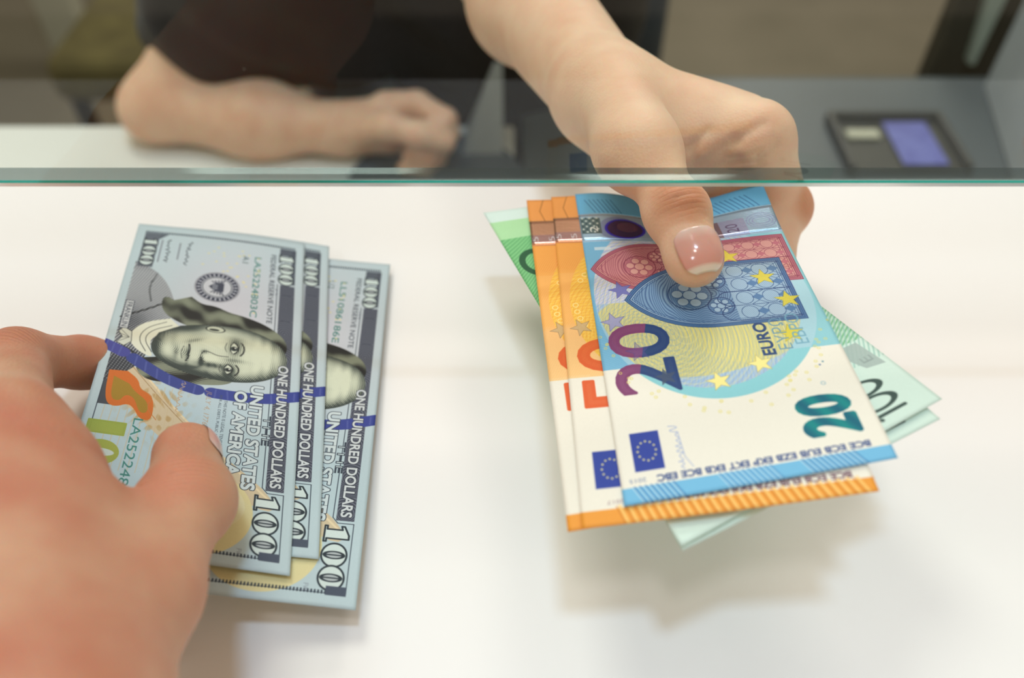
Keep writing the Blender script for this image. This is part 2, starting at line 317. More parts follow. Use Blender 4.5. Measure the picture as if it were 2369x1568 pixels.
# ---- the clerk: left hand reaching under the glass with the euro notes
T0 = P(1606, 600, 174.5); T1 = P(1566, 492, 169); T2 = P(1484, 352, 164); T3 = P(1425, 236, 170)
WR = V(37, 290, 178); F1 = V(9, 420, 202); F2 = V(-6, 512, 214)
I1 = P(1752, 322, 172); I2 = P(1814, 480, 204); I3 = P(1776, 600, 209); I4 = P(1660, 645, 204)
def rc(c): return np.array(c)
def clerk_hand(p):
    # thumb
    u = (T0-T1)/np.linalg.norm(T0-T1)
    th = chain(p, [(T0, .0082), (T1, .0092)], .004)
    th = smin(th, ball(p, T0-u*.001+np.array([0, 0, .0002]), (.0086, .0092, .0078)), .004)
    th = smin(th, cone(p, T1, T2, .0088, .0100), .006)
    th = smin(th, ball(p, T1, (.0098, .0090, .0092)), .004)
    th = smin(th, ball(p, P(1462, 352, 168), (.0125, .0125, .012)), .008); meta = cone(p, T2, T3, .0120, .0165); th = smin(th, meta, .010)
    # palm: from wrist to the index knuckle, web of the thumb
    pm = cone(p, WR, V(66, 266, 184), .0180, .0175)
    pm = smin(pm, cone(p, V(66, 266, 184), I1, .0175, .0122), .014)
    pm = smin(pm, cone(p, V(50, 270, 190), V(90, 258, 196), .0150, .0130), .010)
    d = smin(th, pm, .008)
    d = smin(d, cone(p, P(1500, 262, 176), P(1715, 300, 178), .0150, .0125), .012)
    # forearm
    fa = cone(p, WR, F1, .0190, .0285); fa = smin(fa, cone(p, F1, F2, .0285, .036), .02)
    d = smin(d, fa, .014)
    # index finger, bent down round the edge of the notes, tip underneath
    ix = chain(p, [(I1, .0118), (I2, .0092), (I3, .0084), (I4, .0078)], .005)
    ix = smin(ix, ball(p, I2, (.0098, .0102, .0100)), .004)
    d = smin(d, ix, .007)
    # middle, ring and little finger, folded below the notes behind the index finger
    for k, (a, b, c, e) in enumerate([
        (V(96, 260, 190), V(95, 232, 213), V(76, 214, 217), V(60, 210, 212)),
        (V(88, 268, 196), V(84, 240, 218), V(68, 228, 222), V(54, 224, 216)),
        (V(78, 274, 200), V(72, 250, 220), V(60, 244, 224), V(50, 240, 218))]):
        f = chain(p, [(a, .0110), (b, .0092-.0005*k), (c, .0084-.0006*k), (e, .0076-.0006*k)], .005)
        d = smin(d, f, .005)
    # creases: over the thumb joint, and the folds of the web
    axv = (T0-T1)/np.linalg.norm(T0-T1)
    for off, dep in ((-.0036, .0006), (.0, .0008), (.0036, .0006)):
        q = (p-T1)@axv-off+.0005*np.sin((p[:, 0]-T1[0])*500+off*900)
        d = d+dep*np.exp(-(q/.0009)**2)*np.exp(-((p[:, 0]-T1[0])/.0062)**2)*np.clip((p[:, 2]-T1[2])/.004, 0, 1)
    for (a, b, w, dep) in WEB:
        d = d+dep*np.exp(-(cone(p, a, b, 0, 0)/w)**2)
    return d
NOCREASE = True; WEB = []
def SP(px, py, d0):
    """point where a sight line meets the hand"""
    ds = np.linspace(130, 215, 340); q = np.array([P(px, py, d) for d in ds]); v = clerk_hand(q); i = int(np.argmax(v < 0)); return q[i]
WEB = [(SP(1618, 388, 0), SP(1700, 328, 0), .0018, .0040), (SP(1700, 325, 150), SP(1765, 285, 146), .0018, .0016), (SP(1590, 345, 156), SP(1640, 300, 150), .0014, .0012),
       (SP(1755, 375, 160), SP(1800, 335, 154), .0016, .0014), (SP(1640, 395, 160), SP(1700, 372, 156), .0026, .0030), (SP(1607, 330, 152), SP(1600, 400, 160), .0016, .0014)]
skin1 = skin_mat('fair_skin', S(232, 196, 168), S(224, 176, 148), 60, .003, [(T1+np.array([0, -.002, .009]), .0125, (T0-T1)/np.linalg.norm(T0-T1)), (I2+np.array([.006, -.004, .006]), .013, (I3-I2)/np.linalg.norm(I3-I2))], S(206, 140, 104))
v1, f1 = nets(clerk_hand, (-.075, .150, .000), (.150, .560, .140), .0011)
v1 = relax(v1, f1, 1, .5)

# rest of the clerk: other forearm resting on the white desk, torso, neck and head above the frame
EL = P(358, 250, 411); WR2 = P(800, 298, 415); H2 = P(885, 290, 409); SH = V(-190, 745, 120); SHL = V(170, 735, 120); UA = V(-235, 705, 325)
def clerk_arm(p):
    d = cone(p, EL, EL*.45+WR2*.55, .027, .031); d = smin(d, cone(p, EL*.45+WR2*.55, WR2, .031, .022, ((0, 0, 1), .9)), .03)
    d = smin(d, cone(p, EL, UA, .027, .042), .02)
    # relaxed fist resting on its little-finger side, knuckles towards the right
    d = smin(d, cone(p, WR2, H2, .021, .027, ((0, 1, 0), .80)), .02)
    for k in range(4):
        b0 = H2+np.array([.004, .004, .018-.0125*k]); kn = H2+np.array([.036-.004*abs(k-1), .002-.002*k, .021-.0120*k]); m1 = kn+np.array([.026-.002*k, -.018, -.004]); m2 = m1+np.array([-.010, -.012, -.004]); m3 = m2+np.array([-.018, .004, 0])
        f = chain(p, [(b0, .012), (kn, .0105), (m1, .0088-.0004*k), (m2, .0082-.0004*k), (m3, .0074)], .004); d = smin(d, f, .0035)
    th = chain(p, [(WR2+np.array([.02, -.014, .010]), .013), (H2+np.array([.010, -.028, .018]), .0115), (H2+np.array([.036, -.036, .014]), .0100), (H2+np.array([.058, -.034, .006]), .0086)], .006)
    return smin(d, th, .006)
v4, f4 = nets(clerk_arm, (-.43, .55, -.26), (.03, .80, -.06), .0030)
v4 = relax(v4, f4, 1)
def clerk_rest(p):
    d = cone(p, UA*.9+SH*.1, SH, .041, .055)
    # torso, seat and thighs under the desk
    d = smin(d, cone(p, V(0, 800, 640), V(-5, 770, 330), .115, .112, ((0, 1, 0), .75)), .06)
    d = smin(d, cone(p, V(-5, 770, 330), V(-10, 760, 165), .112, .135, ((0, 1, 0), .62)), .06)
    d = smin(d, cone(p, SH, SHL, .058, .058), .05)
    # left upper arm joins the reaching forearm
    d = smin(d, cone(p, SHL, F2+np.array([.03, .10, .05]), .052, .042), .04); d = smin(d, cone(p, F2+np.array([.03, .10, .05]), F2+np.array([0, .004, 0]), .042, .0375), .02)
    # neck, head with face
    d = smin(d, cone(p, V(-10, 765, 110), V(-10, 752, 10), .055, .050), .04)
    hc = V(-10, 735, -85); d = smin(d, ball(p, hc, (.073, .090, .105)), .03); d = smin(d, ball(p, hc+np.array([0, -.045, -.055]), (.045, .045, .05)), .03)
    d = smin(d, cone(p, hc+np.array([0, -.088, .005]), hc+np.array([0, -.108, -.028]), .007, .012), .012)
    for s in (-1, 1):
        d = smin(d, ball(p, hc+np.array([s*.076, .005, -.01]), (.012, .02, .032)), .01)
        d = -smin(-d, np.linalg.norm(p-(hc+np.array([s*.032, -.098, .012])), axis=1)-.016, .015)
        d = smin(d, np.linalg.norm(p-(hc+np.array([s*.032, -.073, .010])), axis=1)-.0125, .004)
    d = smin(d, cone(p, hc+np.array([-.02, -.084, -.062]), hc+np.array([.02, -.084, -.062]), .0055, .0055), .006)
    # thighs
    for s in (-1, 1): d = smin(d, cone(p, V(s*85, 790, 650), V(s*110, 420, 640), .075, .058), .04)
    for s in (-1, 1): d = smin(d, cone(p, V(s*110, 420, 640), V(s*110, 500, 1270), .055, .038), .03); d = smin(d, cone(p, V(s*110, 500, 1290), V(s*115, 400, 1310), .038, .030), .02)
    return d
v2, f2 = nets(clerk_rest, (-.46, .33, -1.12), (.32, .94, .48), .0062)
v2 = relax(v2, f2, 2, .5)
v3 = np.concatenate([v1, v2, v4]); f3 = np.concatenate([f1, f2+len(v1), f4+len(v1)+len(v2)])
clerk = mesh_obj('person', v3, f3, skin1, smooth=True)
tag(clerk, 'seated clerk in dark clothes behind the glass, one hand pinching euro notes', 'person')

def conform(fn, origin, ux, uy, n, span, L_, nu, nv, off, shape):
    """nail plate: a fan of rays around the finger's axis, each marched inwards onto the body's surface"""
    q, dr = [], []
    for j in range(nv+1):
        for i in range(nu+1):
            a = (i/nu-.5)*span*shape(j/nv); d = n*math.cos(a)+ux*math.sin(a); dr.append(d); q.append(origin+uy*(L_*(j/nv-.5)*(1-.10*(2*i/nu-1)**2*0))+d*.016)
    q = np.array(q); dr = np.array(dr)
    for _ in range(80): q = q-dr*(np.clip(fn(q)-off, -.002, .002)*.7)[:, None]
    ok = np.abs(fn(q)-off) < .0006
    fs_ = [f for f in [(j*(nu+1)+i, j*(nu+1)+i+1, (j+1)*(nu+1)+i+1, (j+1)*(nu+1)+i) for j in range(nv) for i in range(nu)] if all(ok[k] for k in f)]
    return q, fs_, [(i/nu, j/nv) for j in range(nv+1) for i in range(nu+1)]
def nail_mat():
    m = mat('thumbnail', S(232, 182, 168), .18, spec=.6, coat=.6, sss=.001); nt = m.node_tree; N = nt.nodes; L = nt.links; b = N['Principled BSDF']
    uv = N.new('ShaderNodeUVMap'); sx = N.new('ShaderNodeSeparateXYZ'); r = N.new('ShaderNodeValToRGB'); L.new(uv.outputs[0], sx.inputs[0]); L.new(sx.outputs['Y'], r.inputs[0]); L.new(r.outputs[0], b.inputs['Base Color'])
    e = r.color_ramp.elements; e[0].position = 0; e[0].color = (*S(238, 208, 198), 1); e[1].position = .84; e[1].color = (*S(224, 160, 146), 1)
    x = e.new(.28); x.color = (*S(226, 172, 158), 1); x = e.new(.90); x.color = (*S(240, 214, 198), 1); x = e.new(1.0); x.color = (*S(240, 220, 206), 1)
    return m
tu = (T0-T1)/np.linalg.norm(T0-T1)
nn = np.array([.10, -.45, .9]); nn = nn-tu*(nn@tu); nn /= np.linalg.norm(nn); tx = np.cross(nn, tu)
shp = lambda t: (1-abs(max(0, (.22-t)/.22))**2.6*.45)*(1-abs(max(0, (t-.80)/.20))**2.2*.42)
q, fs_, uv = conform(clerk_hand, T0+tu*.0006-nn*.002, tx, tu, nn, 1.42, .0142, 20, 24, .00030, shp)
nl = mesh_obj('thumbnail', q, fs_, nail_mat(), clerk, smooth=True, uvs=uv); nl['label'] = 'glossy pink thumbnail with a pale free edge'
sm = nl.modifiers.new('thick', 'SOLIDIFY'); sm.thickness = .0005; sm.offset = 0

# clothing: dark maroon-brown sleeve and shirt, slate trousers
def shirt(p):
    d = cone(p, V(-252, 712, 350), V(-235, 718, 290), .080, .078); d = smin(d, cone(p, V(-158, 708, 398), V(-185, 722, 280), .050, .064), .03); d = smin(d, cone(p, V(-215, 715, 300), SH, .074, .070), .03)
    d = smin(d, cone(p, SHL, F2+np.array([.03, .115, .05]), .066, .060), .03)
    d = smin(d, cone(p, SH, SHL, .068, .068), .05)
    d = smin(d, cone(p, V(0, 790, 560), V(-5, 770, 330), .124, .124, ((0, 1, 0), .75)), .06)
    d = smin(d, cone(p, V(-5, 770, 330), V(-10, 760, 165), .124, .146, ((0, 1, 0), .64)), .06)
    d = d+.003*np.sin(p[:, 0]*70+p[:, 2]*55)*np.sin(p[:, 1]*60+1.3)+.0015*np.sin(p[:, 2]*130+p[:, 0]*90)
    cut = (CAMH-.404)-p[:, 2]+.30*np.clip(-.205-p[:, 0], 0, 1)   # hem of the sleeve
    return np.where(p[:, 0] < -.11, np.maximum(d, cut), d)
vv, ff = nets(shirt, (-.46, .50, -.42), (.33, .94, .24), .0058)
c1 = mesh_obj('shirt', relax(vv, ff, 2), ff, mat('dark_maroon_knit', S(24, 15, 15), .95, noise=(18, S(16, 11, 12), .3, .7), bump=(420, .5, .001), sheen=.1), clerk, smooth=True)
def trousers(p):
    d = cone(p, V(0, 800, 650), V(0, 795, 560), .128, .124, ((0, 1, 0), .8))
    for s in (-1, 1): d = smin(d, cone(p, V(s*85, 790, 650), V(s*110, 418, 640), .088, .070), .03); d = smin(d, cone(p, V(s*110, 418, 640), V(s*110, 500, 1260), .068, .055), .02)
    return d
vv, ff = nets(trousers, (-.24, .30, -1.08), (.24, .94, -.22), .0075)
mesh_obj('trousers', relax(vv, ff, 2), ff, mat('slate_cotton', S(66, 72, 82), .85, noise=(12, S(54, 60, 70), .3, .7), bump=(300, .4, .001)), clerk, smooth=True)
def shoes(p):
    d = None
    for s in (-1, 1):
        e = cone(p, V(s*110, 510, 1295), V(s*116, 385, 1318), .044, .032); d = e if d is None else np.minimum(d, e)
    return np.maximum(d, -1.098-p[:, 2])
vv, ff = nets(shoes, (-.19, .31, -1.13), (.19, .58, -.99), .006)
vv = relax(vv, ff, 1); lf = vv[ff[:, 0], 0] < 0
for kp in (lf, ~lf):
    ids = np.unique(ff[kp]); mp = {k: n for n, k in enumerate(ids)}
    mesh_obj('shoe', vv[ids], [[mp[k] for k in f] for f in ff[kp]], mat('black_leather', S(24, 24, 26), .35, bump=(200, .3, .001)) if 'black_leather' not in bpy.data.materials else bpy.data.materials['black_leather'], clerk, smooth=True)
def hair(p):
    hc = V(-10, 735, -85); d = ball(p, hc+np.array([0, .012, .014]), (.086, .098, .112)); d = smin(d, ball(p, hc+np.array([0, .075, -.06]), (.05, .045, .08)), .03)
    return -smin(-d, ball(p, hc+np.array([0, -.09, -.05]), (.066, .075, .10)), .01)
vv, ff = nets(hair, (-.13, .60, .20), (.11, .90, .50), .006)
mesh_obj('hair', relax(vv, ff, 1), ff, mat('dark_brown_hair', S(58, 42, 32), .5, noise=(40, S(40, 28, 22), .3, .7), bump=(200, .6, .002)), clerk, smooth=True)
# the clerk's chair
oc = empty('office_chair', (0, .86, -1.10)); tag(oc, 'slate blue office chair the clerk sits on', 'chair')
cm = mat('slate_blue_fabric', S(84, 96, 108), .85, noise=(20, S(74, 84, 96), .3, .7), bump=(260, .4, .001))
lbox('seat', oc, (0, .86, -.545), (.46, .42, .05), cm, bevel=.025)
lbox('backrest', oc, (-.04, 1.02, -.12), (.48, .06, .56), cm, bevel=.028)
lbox('column', oc, (0, .84, -.80), (.05, .05, .48), chm, bevel=.01)
lbox('back_bracket', oc, (0, 1.04, -.44), (.06, .03, .20), chm, bevel=.006)
for k in range(5):
    a = 2*math.pi*k/5; lbox('foot', oc, (.14*math.sin(a), .84+.14*math.cos(a), -1.05), (.04, .28, .03), chm, bevel=.008, rot=-a)

# ---- the customer's left hand, near the camera
t0 = P(432, 1052, 204); t1 = P(432, 1160, 200); t2 = P(332, 1380, 186); t3 = P(190, 1560, 176)
a1 = P(20, 985, 176); a2 = P(38, 835, 200); a3 = P(190, 838, 222); a4 = P(300, 850, 229)
cw = V(-96, 36, 168)
def cust(p):
    th = cone(p, t0, t1, .0098, .0108); th = smin(th, cone(p, t1, t2, .0112, .0115), .006); th = smin(th, ball(p, t1+np.array([.001, 0, 0]), (.0118, .0112, .011)), .005)
    th = smin(th, cone(p, t2, t3, .0118, .0165), .010)
    pm = cone(p, cw, P(70, 1120, 182), .026, .0165); pm = smin(pm, cone(p, cw, P(-60, 1060, 182), .026, .018), .02)
    pm = smin(pm, cone(p, cw, P(150, 1300, 186), .022, .014), .02)
    d = smin(th, pm, .010)
    ix = chain(p, [(P(55, 1080, 180), .0135), (a1, .0112), (a2, .0098), (a3, .0085), (a4, .0075)], .006); d = smin(d, ix, .008)
    for k, pts in enumerate([(P(-60, 1050, 182), P(-120, 900, 200), P(-20, 940, 226), P(60, 1010, 230)),
                             (P(-120, 1120, 184), P(-190, 1010, 205), P(-70, 1060, 228), P(30, 1110, 231)),
                             (P(-170, 1220, 186), P(-230, 1130, 206), P(-90, 1180, 228), P(0, 1200, 231))]):
        d = smin(d, chain(p, [(pts[0], .013), (pts[1], .0098), (pts[2], .0082), (pts[3], .0068)], .006), .006)
    d = smin(d, cone(p, cw, V(-130, -110, 150), .0265, .040, ((0, 0, 1), .85)), .02)
    ax = (t0-t1)/np.linalg.norm(t0-t1)
    for off in (-.002, .001):
        d = d+.0006*np.exp(-(((p-t1)@ax-off)/.0008)**2)*np.clip((p[:, 2]-t1[2])/.004, 0, 1)
    return d
skin2 = skin_mat('tanned_skin', S(204, 158, 130), S(190, 118, 94), 30, .0025, [(t1+np.array([0, 0, .010]), .016, (t0-t1)/np.linalg.norm(t0-t1)), (a2+np.array([0, 0, .008]), .016, (a3-a2)/np.linalg.norm(a3-a2))], S(202, 136, 110))
vv, ff = nets(cust, (-.27, -.16, .000), (-.05, .20, .145), .0016)
ch_ = mesh_obj('person', relax(vv, ff, 1), ff, skin2, smooth=True)
tag(ch_, 'customer seen only as a bare left hand and forearm gripping the hundred dollar notes', 'person')
cu = (t0-t1)/np.linalg.norm(t0-t1); n2 = np.array([-.05, -.1, 1.]); n2 = np.array([.95, .5, -.05]); n2 = n2-cu*(n2@cu); n2 /= np.linalg.norm(n2)
q, fs_, uv = conform(cust, t0+cu*.002, np.cross(n2, cu), cu, n2, 1.3, .014, 14, 16, .0003, shp)
o = mesh_obj('thumbnail', q, fs_, bpy.data.materials['thumbnail'], ch_, smooth=True, uvs=uv); o['label'] = 'pinkish thumbnail facing away from the camera'
# ------------------------------------------------------------------ printed banknotes: the print is drawn here, in the note's own millimetres
_tc = {}
def text_segs(s):
    """boundary segments of a line of text in Blender's built-in font, unit size"""
    if s in _tc: return _tc[s]
    cu = bpy.data.curves.new('t', 'FONT'); cu.body = s; cu.resolution_u = 5; o = bpy.data.objects.new('t', cu); C.objects.link(o)
    dg = bpy.context.evaluated_depsgraph_get(); me = o.evaluated_get(dg).to_mesh()
    co = np.array([v.co[:2] for v in me.vertices]).reshape(-1, 2); cnt = {}
    for p in me.polygons:
        v = list(p.vertices)
        for a, b in zip(v, v[1:]+v[:1]):
            ka = tuple(np.round(co[a], 5)); kb = tuple(np.round(co[b], 5)); k = (ka, kb) if ka < kb else (kb, ka); cnt[k] = cnt.get(k, 0)+1
    seg = np.array([[*k[0], *k[1]] for k, c in cnt.items() if c == 1]).reshape(-1, 4)
    o.evaluated_get(dg).to_mesh_clear(); bpy.data.objects.remove(o); bpy.data.curves.remove(cu)
    _tc[s] = seg; return seg
def rgb(*c): return np.array(c, np.float32)/255
class Art:
    def __init__(s, L, Wd, res, col):
        s.L, s.W, s.r = L, Wd, res; s.w, s.h = int(L*res), int(Wd*res)
        s.a = np.empty((s.h, s.w, 3), np.float32); s.a[:] = rgb(*col)
        s.X, s.Y = np.meshgrid((np.arange(s.w)+.5)/res, (np.arange(s.h)+.5)/res); s.X = s.X.astype(np.float32); s.Y = s.Y.astype(np.float32)
    def mix(s, m, col, a=1, win=None):
        m = (m*a)[..., None].astype(np.float32); col = rgb(*col) if isinstance(col, tuple) else col
        if win is None: s.a += m*(col-s.a)
        else: q = s.a[win]; q += m*(col-q)
    def segs(s, sg, col, a=1, SS=3, colfn=None):
        sg = sg*s.r; x0 = max(int(sg[:, [0, 2]].min())-1, 0); x1 = min(int(sg[:, [0, 2]].max())+2, s.w); y0 = max(int(sg[:, [1, 3]].min())-1, 0); y1 = min(int(sg[:, [1, 3]].max())+2, s.h)
        if x1 <= x0 or y1 <= y0: return
        cov = np.zeros((y1-y0, x1-x0), np.float32); xs = np.arange(x0, x1)
        ya, yb = np.minimum(sg[:, 1], sg[:, 3]), np.maximum(sg[:, 1], sg[:, 3])
        sl = (sg[:, 2]-sg[:, 0])/np.where(sg[:, 3] == sg[:, 1], 1, sg[:, 3]-sg[:, 1])
        for j in range((y1-y0)*SS):
            y = y0+(j+.5)/SS; m = (ya <= y) & (yb > y)
            if not m.any(): continue
            c = np.sort(sg[m, 0]+(y-sg[m, 1])*sl[m])
            for k in range(0, len(c)-1, 2): cov[j//SS] += np.clip(xs+1-c[k], 0, 1)-np.clip(xs+1-c[k+1], 0, 1)
        win = (slice(y0, y1), slice(x0, x1))
        if colfn is not None: col = colfn(s.X[win], s.Y[win])
        s.mix(np.clip(cov/SS, 0, 1), col, a, win)
    def poly(s, pts, col, a=1, **k):
        p = np.array(pts, float); s.segs(np.hstack([p, np.roll(p, -1, 0)]), col, a, **k)
    def line(s, pts, w, col, a=1, closed=False):
        p = np.array(pts, float)
        if closed: p = np.vstack([p, p[:1]])
        s.strokes(np.hstack([p[:-1], p[1:]]), w, col, a)
    def strokes(s, sg, w, col, a=1, colfn=None):
        for x0, y0, x1, y1 in sg:
            X0 = max(int((min(x0, x1)-w)*s.r), 0); X1 = min(int((max(x0, x1)+w)*s.r)+2, s.w); Y0 = max(int((min(y0, y1)-w)*s.r), 0); Y1 = min(int((max(y0, y1)+w)*s.r)+2, s.h)
            if X1 <= X0 or Y1 <= Y0: continue
            win = (slice(Y0, Y1), slice(X0, X1)); X = s.X[win]; Y = s.Y[win]; dx, dy = x1-x0, y1-y0; q = dx*dx+dy*dy or 1e-9
            t = np.clip(((X-x0)*dx+(Y-y0)*dy)/q, 0, 1); d = np.hypot(X-x0-t*dx, Y-y0-t*dy)
            s.mix(np.clip((w/2-d)*s.r+.5, 0, 1), col if colfn is None else colfn(X, Y), a, win)
    def place(s, t, x, y, wd, ht, ang=0, slant=0):
        """segments of text scaled to the box wd x ht, lower left at x,y, turned by ang degrees"""
        g = text_segs(t).copy(); mn = np.array([g[:, [0, 2]].min(), g[:, [1, 3]].min()]); mx = np.array([g[:, [0, 2]].max(), g[:, [1, 3]].max()])
        q = (g.reshape(-1, 2)-mn)/(mx-mn)*np.array([wd, ht]); q[:, 0] += q[:, 1]*slant
        c_, s_ = math.cos(math.radians(ang)), math.sin(math.radians(ang)); q = q@np.array([[c_, s_], [-s_, c_]])+np.array([x, y])
        return q.reshape(-1, 4)
    def text(s, t, x, y, wd, ht, col, a=1, ang=0, slant=0, outline=None, ow=.25, colfn=None, fill=True, bold=0):
        g = s.place(t, x, y, wd, ht, ang, slant)
        if bold and outline: s.strokes(g, bold+2*ow, outline, 1); s.strokes(g, bold, col, 1); outline = None
        elif bold: s.strokes(g, bold, col, 1, colfn)
        if fill: s.segs(g, col, a, colfn=colfn)
        if outline: s.strokes(g, ow, outline)
    def ell(s, cx, cy, ax, ay, col, a=1, ring=0, rot=0):
        c_, s_ = math.cos(rot), math.sin(rot); X = (s.X-cx)*c_+(s.Y-cy)*s_; Y = -(s.X-cx)*s_+(s.Y-cy)*c_
        d = (np.sqrt((X/ax)**2+(Y/ay)**2)-1)*min(ax, ay)
        if ring: d = np.abs(d)-ring/2
        s.mix(np.clip(.5-d*s.r, 0, 1), col, a)
    def rect(s, x0, y0, x1, y1, col, a=1, soft=0):
        k = s.r if not soft else 1/soft
        m = np.clip((s.X-x0)*k+.5, 0, 1)*np.clip((x1-s.X)*k+.5, 0, 1)*np.clip((s.Y-y0)*k+.5, 0, 1)*np.clip((y1-s.Y)*k+.5, 0, 1); s.mix(m, col, a)
    def star(s, cx, cy, r, col, a=1, rot=90, edge=None):
        p = [(cx+(r if k % 2 == 0 else r*.42)*math.cos(math.radians(rot+36*k)), cy+(r if k % 2 == 0 else r*.42)*math.sin(math.radians(rot+36*k))) for k in range(10)]
        s.poly(p, col, a)
        if edge: s.line(p, .18, edge, .6, True)
    def image(s, name):
        im = bpy.data.images.new(name, s.w, s.h); b = np.ones((s.h, s.w, 4), np.float32)
        g = np.random.default_rng(1).normal(0, .008, (s.h, s.w, 1)); b[..., :3] = np.clip(s.a+g, 0, 1)
        im.pixels.foreach_set(b.ravel()); im.update(); im.pack(); return im
def squiggle(n, seed, L, amp):
    r = np.random.default_rng(seed); x = 0; pts = []
    for i in range(n): pts.append((L*i/n+r.normal(0, L/n*.5), amp*(.5+.5*math.sin(i*2.1+r.normal(0, .4)))*r.uniform(.4, 1)))
    return pts
def chaikin(p, it=2):
    p = np.array(p, float)
    for _ in range(it):
        a = p[:-1]*.75+p[1:]*.25; b = p[:-1]*.25+p[1:]*.75; q = np.empty((2*len(a), 2)); q[0::2] = a; q[1::2] = b; p = np.vstack([p[:1], q, p[-1:]])
    return p
def hatch(A, mask, f, col, a, period, duty=.4):
    """fine engraved lines: f is a field in millimetres whose level lines are drawn"""
    w = np.abs(((f/period) % 1)-.5)*2; A.mix(mask*np.clip((duty-w)*period*A.r*.5+.5, 0, 1), col, a)
def guilloche(A, mask, cols, n, cx, cy):
    for k in range(n):
        f = np.hypot((A.X-cx-k*3)*1.0, (A.Y-cy+k*4)*1.5)+1.3*np.sin(A.X*.16+k)+1.0*np.sin(A.Y*.2+k*2)
        hatch(A, mask, f, cols[k % len(cols)], .30, 1.3+.25*k, .22)
def gothic(A, x0, y0, x1, y1, ink, pale, deep, tilt=0):
    """a tall pointed window with rosettes on top and leaded panes below; x across, y up"""
    w = x1-x0; c = (x0+x1)/2; hy = y1-w*.74
    def arch(m):
        L = [(x0+m, y0+m)]; n = 14; R = w*1.02
        L += [(x0+m, hy)]+[(x0+R-(R-m)*math.cos(t), hy+(R-m)*math.sin(t)) for t in np.linspace(.05, math.acos((R-w/2)/(R-m)), n)]
        Rr = [(x1-m, y0+m), (x1-m, hy)]+[(x1-R+(R-m)*math.cos(t), hy+(R-m)*math.sin(t)) for t in np.linspace(.05, math.acos((R-w/2)/(R-m)), n)]
        return L+Rr[::-1]
    sh = lambda P_: [(x+tilt*(y-y0), y) for x, y in P_]
    A.poly(sh(arch(0)), deep, .95); A.poly(sh(arch(1.4)), pale, .95); A.line(sh(arch(1.4)), .3, ink, 1, True); A.line(sh(arch(2.0)), .2, ink, .9, True); A.line(sh(arch(0)), .25, ink, 1, True)
    for q_ in (.7, 2.8): A.line(sh(arch(q_)), .22, ink, .7, True)
    mk = Art(A.L, A.W, A.r, (0, 0, 0)); mk.poly(sh(arch(2.0)), (255, 255, 255)); mk.rect(-1, -1, A.L+1, hy-w*.22, (0, 0, 0))
    A.mix(mk.a[..., 0], deep, .45); hatch(A, mk.a[..., 0], np.hypot(A.X-c, (A.Y-hy)*1.0)+.4*np.sin(A.Y), ink, .55, .85, .35)
    hatch(A, 1-np.clip(np.abs(mk.a[..., 0]-0)+1*(np.abs(A.X-c) > w/2)+1*(A.Y > hy-w*.22)+1*(A.Y < y0), 0, 1), A.X+A.Y, ink, .3, .7, .35)
    T = lambda x, y: (x+tilt*(y-y0), y)
    def rose(x, y, r):
        x, y = T(x, y); A.ell(x, y, r, r, ink, .9, ring=.35); A.ell(x, y, r*.9, r*.9, deep, .55); A.ell(x, y, r*.32, r*.32, pale, .9); A.ell(x, y, r*.32, r*.32, ink, .9, ring=.2)
        for k in range(6):
            t = k*math.pi/3+.3; A.ell(x+r*.58*math.cos(t), y+r*.58*math.sin(t), r*.26, r*.26, pale, .95); A.ell(x+r*.58*math.cos(t), y+r*.58*math.sin(t), r*.26, r*.26, ink, .8, ring=.18)
    rose(c, hy+w*.20, w*.22); rose(x0+w*.30, hy-w*.08, w*.13); rose(x1-w*.30, hy-w*.08, w*.13)
    bot = hy-w*.22
    for k in range(5):
        x = x0+2+(w-4)*k/4; A.line([T(x, y0+1), T(x, bot)], .45 if k % 2 == 0 else .2, ink, .95)
    for k in range(4):
        xa = x0+2+(w-4)*k/4; xb = x0+2+(w-4)*(k+1)/4; m = (xa+xb)/2
        A.line(chaikin([T(xa, bot), T(xa+.3, bot+w*.10), T(m, bot+w*.17), T(xb-.3, bot+w*.10), T(xb, bot)]), .3, ink)
        r = (xb-xa)/2*.8; y = y0+1+r; i = 0
        while y < bot:
            mx, my = T(m, y)
            if i % 2 == 0: A.poly([(mx-r*.6, my), (mx, my+r*.7), (mx+r*.6, my), (mx, my-r*.7)], deep, .9)
            else: A.ell(mx, my, r*1.05, r*.95, ink, .8, ring=.2)
            if i % 2 == 0: A.line([(mx-r*1.2, my-r*.9), (mx-r*.6, my), (mx-r*1.2, my+r*.9)], .2, ink, .8); A.line([(mx+r*1.2, my-r*.9), (mx+r*.6, my), (mx+r*1.2, my+r*.9)], .2, ink, .8)
            y += r*1.5; i += 1
def euro_common(A, y_top, flag, year, ink, bandcols, band, textx, textlen, flagcol=(44, 66, 160)):
    x0, y0, x1, y1 = flag; A.rect(x0, y0, x1, y1, flagcol)
    cx, cy = (x0+x1)/2, (y0+y1)/2
    for k in range(12): t = math.pi*k/6; A.star(cx+3.1*math.cos(t), cy+2.55*math.sin(t), .5, (236, 226, 150))
    b1 = A.W
    A.rect(-1, -1, band, b1+1, bandcols[0])
    A.text('BCE ECB EUB EZB EKP EKT EKB BCE EBC', textx+2.2, 5.0, textlen, 2.0, ink, .95, ang=90, bold=.16); A.text(year, textx+2.0, 5.0+textlen+3.0, 4.6, 1.2, ink, .6, ang=90)
